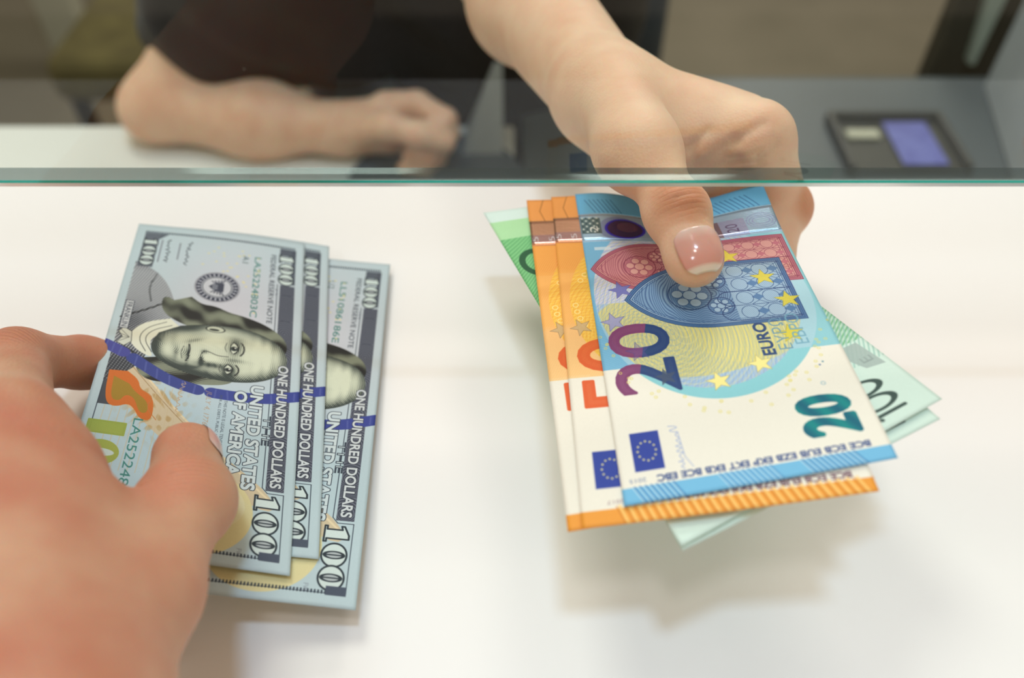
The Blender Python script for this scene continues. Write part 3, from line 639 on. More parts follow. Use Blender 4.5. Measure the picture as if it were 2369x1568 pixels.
def euro20():
    A = Art(133, 72, 9, (240, 236, 224))
    yb = (A.X > 45.5)*1.0
    field = np.clip((A.X-45.7)*9, 0, 1)
    g = np.clip((A.Y-4)/30, 0, 1)[..., None]; c = rgb(140, 204, 214)*(1-g)+rgb(112, 178, 216)*g
    A.mix(field, c)
    ex = np.sqrt(((A.X-73)/43.5)**2+((A.Y-36)/35)**2)
    A.mix(np.clip((1-ex)*200, 0, 1)*(A.X < 46), (140, 206, 216)); A.mix(np.clip((1-ex)*200, 0, 1)*(A.X >= 46), (186, 214, 228), .6)
    e2 = np.sqrt(((A.X-76)/42)**2+((A.Y-38)/33)**2); inn = np.clip((1-e2)*150, 0, 1)
    A.mix(inn, (168, 196, 226)); 
    e3 = np.sqrt(((A.X-60)/21)**2+((A.Y-42)/33)**2); yel = np.clip((1-e3)*60, 0, 1)*inn*(A.X < 74)
    A.mix(inn*(A.X > 74)*(A.Y > 46), (214, 212, 232), .8); A.mix(yel, (222, 210, 122), .85)
    e4 = np.sqrt(((A.X-64)/22)**2+((A.Y-26)/20)**2); A.mix(np.clip((1-e4)*30, 0, 1)*inn, (228, 216, 124), .7)
    guilloche(A, inn, [(120, 160, 206), (240, 232, 160), (130, 150, 190)], 5, 50, 60)
    hatch(A, field*(1-inn), A.X+A.Y*.3+.8*np.sin(A.Y*.3), (176, 216, 234), .35, .7, .4)
    # rear window reddish, front window blue, both running up the note
    gothic(A, 78.5, 1, 104, 67, (136, 56, 82), (222, 168, 158), (186, 104, 122), .0)
    gothic(A, 59, 5.5, 91, 56.5, (34, 66, 120), (170, 200, 222), (74, 118, 168), .0)
    # foil and the far bands
    A.rect(121, -1, 134, 73, (104, 178, 220)); A.rect(105.5, -1, 121, 73, (172, 206, 232))
    hatch(A, ((A.X > 105.5) & (A.X < 121))*1., A.X+1.5*np.sin(A.Y*.25), (146, 184, 218), .5, 1.1, .4)
    for y in list(np.arange(55, 66, 1.7))+list(np.arange(4, 18, 1.7))+list(np.arange(30, 42, 1.7)): A.line([(121.5, y), (129, y+3.5)], .35, (40, 92, 150), .8)
    A.ell(112.5, 57, 6.8, 8.0, (120, 130, 190), .5); A.ell(112.5, 55, 5.2, 7.2, (72, 48, 96)); A.ell(112.5, 55, 5.2, 7.2, (60, 50, 220), .9, ring=.8); A.ell(113.5, 54, 2.8, 4.0, (126, 84, 104), .7)
    A.rect(110, 64, 118.5, 71.5, (96, 122, 128))
    for k in range(6):
        for j in range(5): A.ell(111+1.5*k, 65.2+1.4*j, .45, .45, (206, 226, 226) if (k+j) % 2 else (60, 90, 100))
    A.text('2', 110.8, 65.4, 3.2, 3, (236, 246, 246))
    A.rect(105.5, 20, 116, 27, (128, 96, 106), .8); A.rect(105.5, 11, 116, 20, (166, 166, 206), .7); A.text('20', 108, 14, 5.2, 4.2, (106, 92, 132), .9)
    for k in range(3): A.ell(113, 5.5, 2+k*1.1, 3+k, (150, 150, 210), .7, ring=.25)
    A.rect(101, 62, 102.6, 68, (226, 236, 240), .7)
    for x, y in ((94, 22), (81.2, 13.5), (69, 8.9), (52.9, 12.7)): A.star(x, y, 4.2, (222, 206, 62), .92, rot=72, edge=(150, 140, 40))
    for x, y in ((41.4, 25), (36.5, 38.5)): A.star(x, y, 3.9, (246, 234, 150), 1, rot=80, edge=(170, 160, 100))
    for x, y in ((80, 61.6), (65.5, 66)): A.star(x, y, 4.3, (108, 112, 184) if x > 70 else (160, 160, 206), .9, rot=84, edge=(80, 80, 150))
    col = lambda X, Y: np.where((Y > 60.5-.25*(X-45))[..., None], rgb(130, 62, 112), rgb(36, 66, 122))
    A.text('2', 35.5, 50.1, 12.4, 18.2, None, .95, bold=1.1, colfn=col); A.text('0', 49.9, 50.0, 13.4, 18.4, None, .95, bold=1.1, colfn=col)
    A.star(40.6, 53.5, 3.6, (70, 84, 110), .8, rot=80); A.star(52, 60, 4, (110, 90, 160), .35, rot=80, edge=(70, 70, 150))
    A.text('EURO', 44.6, 19.3, 14.4, 3.8, (34, 66, 118), bold=.35); A.text('ΕΥΡΩ', 46.2, 13.8, 14.2, 4.2, (104, 150, 176), .95); A.text('EBPO', 47.8, 8.4, 14.2, 4.2, (112, 166, 190), .85)
    em = lambda X, Y: rgb(0, 100, 124)+(np.sin(Y*.9-X*.5)*.5+.5)[..., None]*rgb(0, 36, 14)
    for t, x, w in (('2', 11.4, 6.9), ('0', 18.7, 7.3)): A.text(t, x+.4, 5.8, w-1, 13.8, None, 1, bold=1.7, colfn=em)
    r = np.random.default_rng(3)
    for k in range(46):
        t = r.uniform(.15, 2.9); rr = r.uniform(1.0, 1.14); x = 73-43.5*rr*math.sin(t); y = 36+35*rr*math.cos(t)
        if x > 22: A.ell(x, y, .42, .42, (226, 214, 110), .9, ring=.22)
    A.ell(30.5, 10, .6, .6, (120, 170, 190), 1, ring=.2); A.ell(38, 8.6, .3, .3, (40, 80, 150)); A.ell(39.2, 7.4, .3, .3, (40, 120, 150))
    euro_common(A, 72, (9.4, 59.4, 21.8, 67.6), '2015', (30, 62, 132), [(118, 188, 228)], 4.9, 5.4, 57)
    for a, b, c in ((57, 68, (66, 130, 190)), (31, 45, (84, 150, 206)), (9, 24, (66, 130, 190))):
        for y in np.arange(a, b, 1.5): A.line([(0, y-1.6), (5.0, y+1.0)], .5, c, .8); A.line([(0, y-1), (5.0, y+1.6)], .3, (200, 228, 240), .8)
    p = chaikin(squiggle(26, 5, 15, 3.4)); A.line([(8.5+x, 53.6+y) for x, y in p], .22, (150, 168, 214), .9)
    A.line([(8.5, 51.8), (12, 53.5), (20, 54)], .22, (150, 168, 214), .9)
    return A.image('print_twenty')
def euro50():
    A = Art(140, 77, 8, (240, 235, 222)); f = np.clip((A.X-50)*8, 0, 1)
    t = np.clip((A.X-50)/80, 0, 1)[..., None]; A.mix(f, rgb(252, 206, 142)*(1-t)+rgb(240, 160, 84)*t)
    A.rect(50, 70, 51, 78, (246, 214, 160), .6)
    A.rect(97, -1, 113, 78, (244, 160, 62), .8); A.rect(72, -1, 98, 78, (248, 178, 84), .7, soft=3)
    e = np.sqrt(((A.X-82)/38)**2+((A.Y-40)/34)**2); m = np.clip((1-e)*120, 0, 1); A.mix(m, (250, 196, 74)); guilloche(A, m, [(255, 228, 140), (232, 150, 60)], 4, 60, 70)
    for k in range(30):
        a = k*.8; A.ell(82+30*math.cos(a)*.9, 40+32*math.sin(a), .9, .9, (255, 234, 160), .9, ring=.3)
    hatch(A, f*(1-m), A.X*.7+A.Y+.6*np.sin(A.X*.4), (250, 196, 120), .5, .8, .4)
    A.star(71, 71, 3.8, (206, 176, 130), .9, rot=95, edge=(140, 110, 80)); A.star(96, 66, 2.5, (210, 180, 80), .8)
    A.rect(114, -1, 127, 78, (216, 168, 140)); A.rect(113, -1, 114.2, 78, (224, 150, 110))
    A.rect(114.5, -1, 119, 78, (170, 140, 160), .6)
    for y in (70, 76): A.text('5', 115.4, y-1.6, 2.6, 2.2, (232, 236, 250))
    A.rect(127, -1, 141, 78, (238, 160, 84)); A.line([(127, 71), (133, 72.5), (140, 70.5)], .3, (150, 96, 40), .9)
    col = lambda X, Y: rgb(226, 96, 46)+(X[..., None]*0)+np.clip((X-50)/30, 0, 1)[..., None]*(rgb(236, 110, 40)-rgb(226, 96, 46))
    A.text('5', 37.2, 51.2, 12, 21, None, .95, bold=1.3, colfn=col); A.text('0', 52.2, 51.2, 13, 21.6, None, .95, bold=1.3, colfn=col)
    euro_common(A, 77, (11.2, 62.6, 23, 72.2), '2017', (110, 70, 90), [(238, 158, 60)], 4.8, 5.4, 57)
    for y in np.arange(3, 66, 2.4): A.line([(0, y-.9), (5.4, y+.9)], .8, (250, 204, 120), .85); A.line([(0, y), (5.4, y+1.8)], .35, (206, 120, 30), .8)
    return A.image('print_fifty')
def euro100():
    A = Art(147, 80, 7, (214, 236, 226)); X = A.X
    A.rect(34, -1, 148, 81, (196, 226, 206), 1); A.rect(60, -1, 129, 81, (132, 204, 140), 1); A.rect(129, -1, 140, 81, (176, 228, 176), 1); A.rect(140, -1, 148, 81, (216, 240, 236))
    hatch(A, ((X > 34) & (X < 129))*1., X+A.Y*.8+1.2*np.sin(A.Y*.2+X*.1), (84, 168, 106), .6, 1.5, .45)
    hatch(A, ((X < 60) & (X > 24) & (A.Y < 30))*1., X*.6+A.Y, (150, 196, 184), .7, 1.4, .4)
    A.ell(113.5, 70.5, 6.5, 6.2, (34, 92, 60), 1, ring=2.4); A.ell(96, 70.5, 6.5, 6.2, (34, 92, 60), 1, ring=2.4)
    A.poly([(21, 1.8), (33, 3), (33, 12), (22, 7.6)], (168, 186, 182), .9); A.text('E', 24, 3.5, 2.6, 3.4, (150, 166, 164))
    dk = (62, 82, 78)
    A.line([(3.3, 16.8), (4.7, 20.0), (4.7, 8.4)], 1.1, dk)
    A.ell(9.3, 14.2, 2.6, 5.6, dk, 1, ring=.95); A.ell(15.6, 14.2, 2.6, 5.6, dk, 1, ring=.95)
    return A.image('print_hundred_euro')

def big100(A, x, y, w, h, paper=(206, 222, 220), ink=(34, 46, 56), ow=.45):
    """heavy outlined 100 with split zeros"""
    a = w*.26; p = [(x, y), (x+a, y), (x+a, y+h*.10), (x+a*.80, y+h*.10), (x+a*.80, y+h), (x+a*.55, y+h), (x, y+h*.80), (x, y+h*.68), (x+a*.22, y+h*.72), (x+a*.22, y+h*.10), (x, y+h*.10)]
    A.poly(p, paper); A.line(p, ow, ink, 1, True)
    for k in (0, 1):
        cx = x+w*(.47+.355*k); A.ell(cx, y+h/2, w*.185, h/2, paper); A.ell(cx, y+h/2, w*.185, h/2, ink, 1, ring=ow)
        A.ell(cx, y+h/2, w*.055, h*.38, (176, 186, 190)); A.ell(cx, y+h/2, w*.055, h*.38, ink, 1, ring=ow*.8); A.line([(cx, y+h*.12), (cx, y+h*.88)], ow*.8, ink)
def portrait(A):
    """engraving of a long-haired man in a coat, built from tone and level lines"""
    X, Y = A.X, A.Y; G = lambda cx, cy, sx, sy, rot=0: np.exp(-((((X-cx)*math.cos(rot)+(Y-cy)*math.sin(rot))/sx)**2+((-(X-cx)*math.sin(rot)+(Y-cy)*math.cos(rot))/sy)**2))
    deep = (34, 38, 40)
    # coat
    coat = [(24, 3), (25.5, 6), (28, 10.5), (33, 15), (39, 18.2), (46, 20.5), (55, 20), (60, 18), (68, 15), (76, 14), (81, 11), (85, 7.5), (88, 3)]
    n0 = A.a.copy(); msk = Art(A.L, A.W, A.r, (0, 0, 0)); msk.poly(chaikin(coat), (255, 255, 255)); cm_ = msk.a[..., 0]
    A.mix(cm_, (178, 184, 190)); f = (X-30)*.5+Y*.9+2*np.sin(X*.12); tone = .35+.35*G(58, 6, 9, 9)+.45*np.clip((X-66)/12, 0, 1)+.2*np.clip((30-X)/6, 0, 1)
    w = np.abs(((f/.95) % 1)-.5)*2; A.mix(cm_*np.clip((tone*1.15-w)*3, 0, 1), (50, 56, 66), .95); A.mix(cm_*np.clip(tone-.55, 0, 1), (44, 48, 56), .9)
    w = np.abs((((X-Y*.6)/1.1) % 1)-.5)*2; A.mix(cm_*np.clip((tone*.9-.25-w)*3, 0, 1), (40, 44, 52), .8)
    A.line(chaikin([(44, 19.5), (50, 12), (54, 6), (56, 3)]), .9, deep, .7); A.line(chaikin([(30, 12), (38, 10), (46, 12)]), .7, (90, 96, 100), .8); A.line(chaikin([(77, 14), (72, 9), (70, 3)]), .8, deep, .7)
    # collar and cravat
    A.poly(chaikin([(54, 20), (57, 12), (62, 8), (67, 7.5), (72, 11), (75, 17), (70, 15), (64, 15), (58, 24)]), (222, 226, 208)); A.line(chaikin([(56, 19), (60, 12.5), (66, 10.5), (72, 14)]), .25, deep, .8); A.line(chaikin([(57.5, 21), (61, 14.5), (66, 12.5), (72, 16)]), .25, deep, .8)
    A.poly([(63, 8), (61, 5), (63.5, 3.6), (66, 5.2), (69, 3.8), (70.5, 6.5), (68, 8.6)], (206, 212, 200)); A.line([(63, 8), (61, 5), (63.5, 3.6), (66, 5.2), (69, 3.8), (70.5, 6.5), (68, 8.6)], .22, deep, .9, True)
    for k in range(4): A.line([(66, 7.6), (62.6+2*k, 4.4)], .16, deep, .8)
    # hair: left fall, right fall
    def hairp(poly, fx, seed):
        m = Art(A.L, A.W, A.r, (0, 0, 0)); m.poly(chaikin(poly, 3), (255, 255, 255)); k = m.a[..., 0]
        A.mix(k, (128, 136, 118)); w = np.abs(((fx/.85) % 1)-.5)*2; sh = .60+.38*np.sin(fx*.55+seed)+.3*np.sin(X*.4+Y*.25)
        A.mix(k*np.clip((sh*1.2-w)*3, 0, 1), (20, 22, 22), .97)
    fl = 1.2*X-.45*Y+1.6*np.sin(Y*.35)+.8*np.sin(Y*.9)
    hairp([(44, 20), (42, 17), (45, 15.5), (51, 17), (55, 22), (58, 30), (58.5, 40), (60, 50), (66, 59), (62, 61.5), (56, 60), (51, 54), (48, 46), (47, 40), (44.5, 35), (44.5, 30), (41, 26)], fl, 0)
    hairp([(75, 14), (79, 11.5), (84, 14), (86, 19), (84.5, 26), (84.5, 34), (83, 42), (79.5, 45), (78, 34), (77, 24), (74, 18)], 1.1*X+.4*Y+1.2*np.sin(Y*.4), 2)
    # face
    face = [(62, 17), (68, 14.8), (74, 17), (78.5, 24), (80.8, 33), (81.5, 43), (79.5, 53), (74, 60), (67, 61.8), (60, 59), (55.5, 51), (54, 42), (55, 32), (57, 24)]
    m = Art(A.L, A.W, A.r, (0, 0, 0)); m.poly(chaikin(face, 3), (255, 255, 255)); k = m.a[..., 0]
    A.mix(k, (214, 222, 200))
    D = .16+.80*np.clip((np.hypot((X-67.5)/13.2, (Y-38.5)/23)-.70)/.35, 0, 1)**1.3
    D += .55*np.clip((X-72)/8, 0, 1)*np.clip((46-Y)/14, 0, 1)                       # far cheek
    D += .75*G(64.6, 43.4, 4.0, 2.2)+.85*G(75.8, 42.2, 3.2, 2.2)+.35*G(70.8, 44, 1.0, 4)  # eye sockets, bridge
    D += .6*G(74.4, 36, 1.3, 4.2)+.8*G(72.4, 32.6, 2.4, .9)+.55*G(68.3, 33.4, 1.0, 1.2)     # nose side, nostrils
    D += .75*G(70.2, 28.0, 4.0, .65)+.35*G(70.2, 26.6, 3, .8)+.45*G(70.3, 24.0, 3.2, 1.0)+.35*G(63.5, 29.5, .9, 3.4, .4)+.3*G(76.3, 29.5, .8, 3)
    D += .35*G(69, 16.5, 8, 2.2)+.4*G(57, 26, 2.5, 6)-.3*G(66, 53, 6, 5)-.25*G(62, 36, 3.5, 4)-.35*G(70.9, 35.4, 1.2, 2.6)-.2*G(69.8, 20.8, 3, 2)
    D += .20*G(60, 30, 3, 8)+.16*np.sin(Y*1.7+.3*np.sin(X*.5))*G(67, 54, 9, 5)+.18*G(60.5, 45, 2.5, 6)+.2*G(66, 22.5, 5, 1.2)
    D = np.clip(D, 0, 1)
    f1_ = np.hypot((X-67)*1.0, (Y-20)*.9)+.5*np.sin(X*.5); w = np.abs(((f1_/.55) % 1)-.5)*2
    A.mix(k*np.clip((D*1.25-w)*2.2+.1, 0, 1), (40, 52, 50), .88)
    w = np.abs((((X*.8+Y*.6)/.6) % 1)-.5)*2; A.mix(k*np.clip((D*1.1-.35-w)*2.2, 0, 1), (34, 44, 44), .8)
    for cx, cy, s in ((64.8, 43.1, 1), (75.4, 41.9, .82)):
        A.ell(cx, cy, 2.5*s, 1.35, (216, 224, 206), .95); A.ell(cx+.2, cy, 1.15*s, 1.25, (60, 72, 70)); A.ell(cx+.2, cy, .55, .6, (14, 16, 20)); A.ell(cx-.2, cy+.4, .3, .3, (240, 244, 236))
        A.line(chaikin([(cx-2.9*s, cy-.2), (cx-1.4*s, cy+1.35), (cx+1.2*s, cy+1.4), (cx+2.8*s, cy+.1)]), .42, deep); A.line(chaikin([(cx-2.6*s, cy-.5), (cx, cy-1.6), (cx+2.6*s, cy-.5)]), .25, deep, .9)
        A.line(chaikin([(cx-3.0*s, cy+2.4), (cx-1, cy+3.5), (cx+1.5*s, cy+3.4), (cx+3.2*s, cy+2.4)]), .55, deep, .75); A.line(chaikin([(cx-2.2*s, cy-2.6), (cx+.3, cy-3.2), (cx+2.2*s, cy-2.4)]), .2, deep, .7)
    A.line(chaikin([(69.3, 41.5), (69.6, 38), (68.2, 35), (67.8, 33.4), (69, 32.6), (70.8, 32.1), (72.8, 32.7), (73.2, 34)]), .28, deep, .85)
    A.line(chaikin([(65.8, 27.9), (68.2, 28.6), (70, 28.1), (72, 28.5), (74, 27.6)]), .4, deep); A.line(chaikin([(67, 26.2), (70, 25.5), (73, 26.2)]), .22, deep, .7)
    A.line(chaikin(face[9:]+face[:1], 3), .2, deep, .6)
    A.ell(56.6, 36, 1.5, 3.2, (196, 204, 184)); A.ell(56.6, 36, 1.5, 3.2, deep, .9, ring=.25); A.ell(56.9, 35.6, .6, 1.8, (60, 66, 62))
def dollar_note(serial, plate):
    A = Art(156, 66, 9.5, (184, 205, 212)); X, Y = A.X, A.Y; ink = (34, 44, 60)
    G = lambda cx, cy, sx, sy: np.exp(-(((X-cx)/sx)**2+((Y-cy)/sy)**2))
    A.mix(G(45, 40, 36, 24), (208, 202, 214), .7); A.mix(G(110, 30, 24, 20), (172, 200, 214), .6)
    A.poly(chaikin([(78, 9), (86, 19), (98, 27), (112, 41), (128, 60), (136, 60), (126, 42), (112, 26), (100, 14), (90, 4), (82, 4)]), (212, 188, 148), .8)
    A.line(chaikin([(80, 13), (96, 26), (112, 41), (131, 60)]), .7, (228, 212, 176), .95); A.line(chaikin([(80, 11), (97, 25), (114, 41)]), .25, (150, 118, 76), .8)
    nz = np.sin(X*.9+3*np.sin(Y*.4))*np.sin(Y*1.1+2*np.sin(X*.3)); A.mix(np.clip(nz*2-.3, 0, 1)*np.clip(G(98, 21, 9, 7)*2, 0, 1), (180, 150, 98), .8)
    A.ell(137, 38, 16.5, 16.5, (222, 212, 158), .95); A.ell(134, 43, 9, 9, (226, 220, 184), .6)
    for y in np.arange(6, 28, 2.4): A.line([(88, y), (126, y-1)], .28, (204, 186, 150), .6)
    # frame: dotted short edges, dark strips along the long edges
    for x in (5.0, 151.6):
        A.line([(x, 3.5), (x, 62.5)], .25, ink, .8)
        for y in np.arange(4, 62.4, .95): A.line([(x-.7, y), (x+.1, y)], .5, ink, .9)
    A.rect(27.5, 57.4, 126, 62.8, (60, 66, 82)); hatch(A, ((X > 27.5) & (X < 126) & (Y > 57.4) & (Y < 62.8))*1., np.hypot(X-40-14*np.round((X-40)/14), Y-60)*1.0+X*.3, (128, 134, 148), .7, .7, .4)
    A.line([(27.5, 56.4), (125, 56.4), (127, 58), (127, 62.8), (151.6, 62.8)], .25, ink, .9)
    A.rect(74, 3.2, 99, 8, (50, 56, 66)); hatch(A, ((X > 74) & (X < 99) & (Y > 3.2) & (Y < 8))*1., X+Y*2, (110, 116, 126), .6, .8, .4); A.line([(24, 3.2), (99, 3.2), (120, 3.2), (152, 3.2)], .3, ink, .8)
    # treasury style colour: seal, inkwell, gold number, ribbon
    A.ell(34, 34.5, 8.3, 8.3, (60, 66, 84)); A.ell(34, 34.5, 8.0, 8.0, (206, 206, 214), .9, ring=.35); A.ell(34, 34.5, 5.8, 5.8, (198, 202, 210)); A.ell(34, 34.5, 5.3, 5.3, ink, .9, ring=.3)
    for k in range(26):
        t = 2*math.pi*k/26; A.line([(34+6.3*math.cos(t), 34.5+6.3*math.sin(t)), (34+7.3*math.cos(t), 34.5+7.3*math.sin(t))], .5, (190, 194, 206))
    A.poly([(31.6, 37), (36.4, 37), (36.2, 33.5), (34, 31.4), (31.8, 33.5)], (60, 66, 84))
    for k in range(5): A.line([(32.2+.9*k, 34.6), (32.2+.9*k, 32.8)], .3, (190, 196, 206))
    for s in (-1, 1):
        for k in range(5): A.line([(34+s*1.6, 35.6-.3*k), (34+s*(4.3-.3*k), 37.2-1.2*k)], .45, (60, 66, 84))
    portrait(A)
    A.rect(46.8, 3.4, 61.6, 6.3, (196, 202, 206)); A.text('FRANKLIN', 47.8, 3.9, 13.0, 1.9, ink, outline=None); A.line([(46.8, 3.4), (61.6, 3.4), (61.6, 6.3), (46.8, 6.3)], .25, ink, .9, True)
    rb = [(76, 10.5), (79.5, 15.5), (83, 21), (85.6, 27), (87, 33)]
    for s0, s1 in ((rb, (52, 66, 140)), ([(87.4, 37.5), (87.6, 43), (87.4, 50), (86.6, 56), (85, 61), (83.4, 66)], (52, 66, 146)), ([(70.4, 0), (72, 3.5), (73.8, 7)], (66, 70, 150))):
        p = chaikin(s0, 3); A.line(p, 4.6, s1, .92)
        for i in range(4, len(p)-3, 6): A.line([p[i]+np.array([-1.6, .5]), p[i+2]+np.array([1.8, -.6])], .6, (84, 96, 166), .7)
    A.poly(chaikin([(83, 4), (93, 4.5), (98.6, 6), (99.6, 9), (97.4, 12.5), (99.5, 14.8), (103.6, 17), (103.8, 20.6), (96, 20.4), (92.4, 18.8), (90, 15), (86, 14), (82.6, 10)]), (206, 108, 34)); 
    A.poly(chaikin([(85.6, 6), (96, 6.6), (97, 9.6), (93.4, 11), (94.4, 14), (100.8, 16.4), (100.6, 19), (95.4, 18.4), (91.6, 13.6), (88.4, 11.4)]), (158, 128, 32), .95)
    A.line(chaikin([(90, 15), (93, 20), (98, 18), (103, 22)]), .3, (190, 120, 60), .8)
    gold = lambda X_, Y_: rgb(150, 168, 66)+(X_[..., None]-106)/45*(rgb(196, 180, 90)-rgb(150, 168, 66))
    A.text('1', 106.5, 2.4, 5, 11, None, .95, colfn=gold, outline=(150, 166, 70), ow=.8)
    for k in (0, 1):
        A.ell(119.5+11.5*k, 8, 5.2, 5.6, (160, 170, 74)); A.ell(119.5+11.5*k, 8, 1.6, 4.2, (200, 214, 208))
    grn = (40, 118, 108)
    A.text(serial, 13.5, 47.2, 34, 2.5, grn); A.text(plate[0], 13.5, 42.6, 4.4, 2.3, (60, 90, 96)); A.text(serial, 103.5, 15.4, 40, 2.9, grn, .85)
    A.text('FEDERAL RESERVE NOTE', 10.5, 53.3, 39, 1.9, ink); A.text(plate[1], 29.6, 55.7, 4.4, .9, (90, 96, 116), .8)
    for (a, b, wd, cc) in ((23, 12, 1, (60, 66, 80)), (24, 16.6, 2, (60, 66, 80)), (23.5, 20.8, 3, (60, 66, 80)), (24, 24.8, 4, (60, 66, 80))): pass
    p = chaikin(squiggle(20, 11, 15, 2.6)); A.line([(9+x, 20.6+y) for x, y in p], .3, ink, .95); p = chaikin(squiggle(20, 14, 15, 2.8)); A.line([(9+x, 12.6+y) for x, y in p], .3, ink, .95)
    A.line([(9.4, 10.9), (23, 10.9)], .55, (110, 114, 128), .8); A.line([(10.4, 18), (20.4, 18)], .55, (110, 114, 128), .8)
    r = np.random.default_rng(4)
    for k in range(90):
        x, y = r.uniform(10, 60), r.uniform(26, 50)
        if (x-34)**2+(y-34.5)**2 > 90 and not (x > 40 and y < 47) and x < 50: A.ell(x, y, .32, .5, (226, 216, 150), .9)
    A.text('UNITED STATES', 81.5, 50.2, 45, 3.8, (204, 218, 222), bold=.5, outline=ink, ow=.22); A.text('OF AMERICA', 85, 45.2, 36.5, 3.7, (204, 218, 222), bold=.5, outline=ink, ow=.22); A.text('THE', 94.5, 54.9, 13, 2.3, (200, 216, 220), outline=ink, ow=.26)
    A.text('ONE HUNDRED DOLLARS', 70, 58.6, 54.5, 3.2, (206, 214, 218), bold=.3, outline=(24, 30, 44), ow=.16)
    A.text('THIS NOTE IS LEGAL TENDER', 90, 42.0, 21, 1.0, (70, 82, 96)); A.text('FOR ALL DEBTS, PUBLIC AND PRIVATE', 88, 40.2, 27, 1.0, (70, 82, 96)); A.text('JULY 4, 1776.', 86.5, 35.6, 16, 2.2, (180, 148, 120), .8, slant=.25)
    p = chaikin(squiggle(22, 21, 15, 2.4)); A.line([(84+x, 27+y) for x, y in p], .25, (186, 158, 126), .8)
    # corner counters
    A.poly([(5.4, 3.6), (26.6, 3.6), (26.6, 9.4), (9, 9.4), (5.4, 13)], (70, 78, 92), .85); hatch(A, ((X > 5.4) & (X < 26.6) & (Y > 3.6) & (Y < 9.6))*1., X-Y, (120, 128, 140), .5, .8, .4); big100(A, 9, 3.9, 16.5, 5.4)
    A.rect(6, 61.3, 26.6, 62.8, (70, 78, 92), .9); A.rect(5.6, 56.6, 10, 62.8, (70, 78, 92), .9); big100(A, 9.6, 56.6, 17.6, 5.6)
    big100(A, 128.2, 54.6, 22.2, 7.2, ow=.55); A.rect(149.2, 57.2, 152.2, 62.9, (70, 80, 98)); A.text(plate[2], 149, 51, 2.6, 1.4, (120, 130, 146), .8)
    return A.image('print_hundred_dollars')

def paper_mat(name, img, foil=None, rough=.55):
    m = bpy.data.materials.new(name); m.use_nodes = True; nt = m.node_tree; N = nt.nodes; L = nt.links; b = N['Principled BSDF']
    uv = N.new('ShaderNodeUVMap'); t = N.new('ShaderNodeTexImage'); t.image = img; t.interpolation = 'Cubic'; L.new(uv.outputs[0], t.inputs[0]); L.new(t.outputs[0], b.inputs['Base Color'])
    b.inputs['Roughness'].default_value = rough; b.inputs['Specular IOR Level'].default_value = .3
    tc = N.new('ShaderNodeTexCoord'); n = N.new('ShaderNodeTexNoise'); n.inputs['Scale'].default_value = 900; n.inputs['Detail'].default_value = 3
    n2_ = N.new('ShaderNodeTexNoise'); n2_.inputs['Scale'].default_value = 45; n2_.inputs['Detail'].default_value = 2
    ad = N.new('ShaderNodeMath'); ad.operation = 'MULTIPLY_ADD'; ad.inputs[1].default_value = 3.0; L.new(n2_.outputs['Fac'], ad.inputs[0]); L.new(n.outputs['Fac'], ad.inputs[2])
    bp = N.new('ShaderNodeBump'); bp.inputs['Strength'].default_value = .25; bp.inputs['Distance'].default_value = .0002
    L.new(tc.outputs['Object'], n.inputs['Vector']); L.new(tc.outputs['Object'], n2_.inputs['Vector']); L.new(ad.outputs[0], bp.inputs['Height']); L.new(bp.outputs['Normal'], b.inputs['Normal'])
    return m
def foil_mat(name, img, x0, x1, met=.75, rough=.22):
    m = paper_mat(name, img, rough=rough); b = m.node_tree.nodes['Principled BSDF']; b.inputs['Metallic'].default_value = met; b.inputs['Coat Weight'].default_value = .8; b.inputs['Coat Roughness'].default_value = .12
    b.inputs['Thin Film Thickness'].default_value = 420; return m

def note(name, L_, W_, fl, fr, nr, nl, bend, m, artmap, foil=None, label=None, cat='banknote', group=None, edge=None):
    """sheet spanned by four world corners; u away from the viewer (0 near, 1 far), v 0 right .. 1 left; bend(p) lifts it (metres)"""
    nu, nv = 96, 60; V_, uv = [], []
    for i in range(nu+1):
        for j in range(nv+1):
            u, v = i/nu, j/nv; p = (nr*(1-v)+nl*v)*(1-u)+(fr*(1-v)+fl*v)*u; p = p+bend(p); V_.append(p); uv.append(artmap(u, v))
    F_ = [(i*(nv+1)+j, (i+1)*(nv+1)+j, (i+1)*(nv+1)+j+1, i*(nv+1)+j+1) for i in range(nu) for j in range(nv)]
    V_ = np.array(V_); org = V_.mean(0)
    def sub(nm, keep, mt, par=None):
        fs = [F_[i*nv+j] for i in range(nu) for j in range(nv) if keep((i+.5)/nu)]
        ids = sorted({k for f in fs for k in f}); mp = {k: n for n, k in enumerate(ids)}
        o = mesh_obj(nm, V_[ids]-(org if par is None else org), [[mp[k] for k in f] for f in fs], mt, par, smooth=True, uvs=[uv[k] for k in ids])
        s = o.modifiers.new('thickness', 'SOLIDIFY'); s.thickness = .00011; s.offset = -1; return o
    o = sub(name, (lambda u: True) if not foil else (lambda u: not (foil[0] <= u <= foil[1])), m); o.location = org
    if foil: q = sub('foil_stripe', lambda u: foil[0] <= u <= foil[1], foil[2], o); q['label'] = 'shiny holographic foil stripe'
    tag(o, label, cat, group); return o
E20, E50, E100 = euro20(), euro50(), euro100()
m20, m50, m100 = paper_mat('printed_blue_note', E20), paper_mat('printed_orange_note', E50), paper_mat('printed_green_note', E100)
eu = lambda u, v: (u, v)
g_ = lambda x, c, s: math.exp(-((x-c)/s)**2)
def PP(px, py, plane, off):
    """sight line of a photograph pixel met with a tilted plane drop = d0 + gx*(x-x0) + gy*(y-y0), pushed down by off (millimetres)"""
    d0, gx, x0, gy, y0 = plane; d = d0+off
    for _ in range(30): q = P(px, py, d); d = d0+off+gx*(q[0]*1000-x0)+gy*(q[1]*1000-y0)
    return q
PE = (187.5, -.15, 60, .04, 180); PD = (222.5, .16, -100, .03, 180)
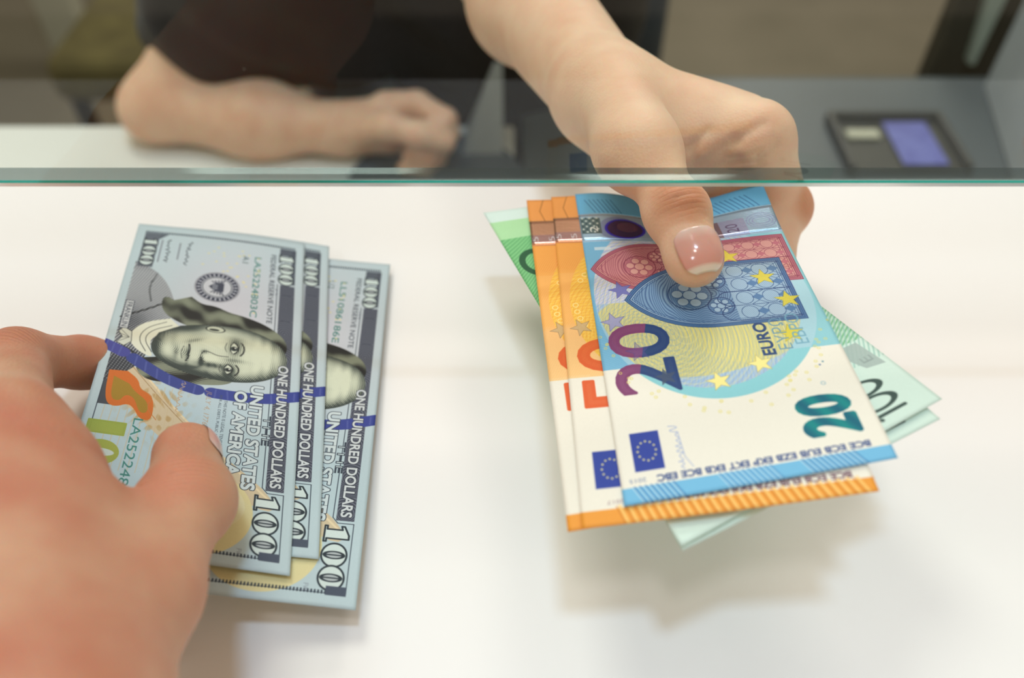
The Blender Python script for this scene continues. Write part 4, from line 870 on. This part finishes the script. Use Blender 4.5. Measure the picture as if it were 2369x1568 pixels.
def be(p):   # the fan dips under the thumb and springs up at its far right corner
    x, y = p[0]*1000, p[1]*1000; g = lambda cx, cy, sx, sy: math.exp(-((x-cx)/sx)**2-((y-cy)/sy)**2)
    return np.array([0, 0, .001*(-5.5*g(62, 246, 17, 30)+4.5*g(96, 250, 15, 24)+1.2*g(34, 250, 12, 20)-1.5*g(65, 108, 60, 22))])
def bd(p):
    x, y = p[0]*1000, p[1]*1000
    return np.array([0, 0, .001*(1.6*math.sin((x+140)*.045)*math.exp(-((y-255)/60)**2)-1.5*math.exp(-((y-180)/50)**2)+1.2*math.exp(-((y-100)/25)**2))])
note('euro_banknote', 133, 72, *[PP(*q, PE, 0) for q in ((1330, 452), (1760, 440), (2080, 1055), (1445, 1166))], be, m20, eu, (.797, .908, foil_mat('silver_foil', E20, .8, .91, .55, .25)),
     'blue twenty euro note on top of the fan under the clerk\'s thumb', group=None)
f50 = (.816, .907, foil_mat('copper_foil', E50, .8, .9, .8, .25))
note('euro_banknote', 140, 77, *[PP(*q, PE, .9) for q in ((1275, 456), (1722, 452), (2038, 1130), (1347, 1220))], be, m50, eu, f50, 'orange fifty euro note directly under the blue twenty', group='orange fifty euro notes in the fan')
note('euro_banknote', 140, 77, *[PP(*q, PE, 1.8) for q in ((1218, 463), (1700, 456), (2026, 1102), (1314, 1227))], be, m50, eu, f50, 'lower orange fifty euro note, leftmost of the two fifties', group='orange fifty euro notes in the fan')
note('euro_banknote', 147, 80, *[PP(*q, PE, 3.4) for q in ((1118, 492), (1545, 436), (2180, 922), (1578, 1258))], be, m100, eu, None, 'upper green hundred euro note sticking out both sides of the fan', group='green hundred euro notes in the fan')
note('euro_banknote', 147, 80, *[PP(*q, PE, 4.8) for q in ((1124, 494), (1560, 440), (2176, 968), (1580, 1268))], be, m100, eu, None, 'lowest green hundred euro note, its corner peeping below the other green note', group='green hundred euro notes in the fan')
D1 = dollar_note('LA25224803C', ('A1', 'J3', 'FW')); D2 = dollar_note('LL51086186E', ('L12', 'G4', 'FW'))
mD1, mD2 = paper_mat('printed_dollar_note', D1), paper_mat('printed_dollar_note', D2)
du = lambda u, v: (1-u, 1-v)
note('dollar_banknote', 156, 66, *[PP(*q, PD, 0) for q in ((320, 513), (706, 568), (672, 1335), (96, 1255))], bd, mD1, du, None, 'top hundred dollar note of the fan, its whole portrait showing', group='hundred dollar notes in the fan')
note('dollar_banknote', 156, 66, *[PP(*q, PD, 1.0) for q in ((382, 522), (762, 571), (738, 1295), (160, 1240))], bd, mD2, du, None, 'middle hundred dollar note, only a strip showing beside the top note', group='hundred dollar notes in the fan')
note('dollar_banknote', 156, 66, *[PP(*q, PD, 2.2) for q in ((524, 588), (902, 606), (824, 1415), (247, 1352))], bd, mD2, du, None, 'lowest hundred dollar note, rightmost and nearest, half its portrait showing', group='hundred dollar notes in the fan')
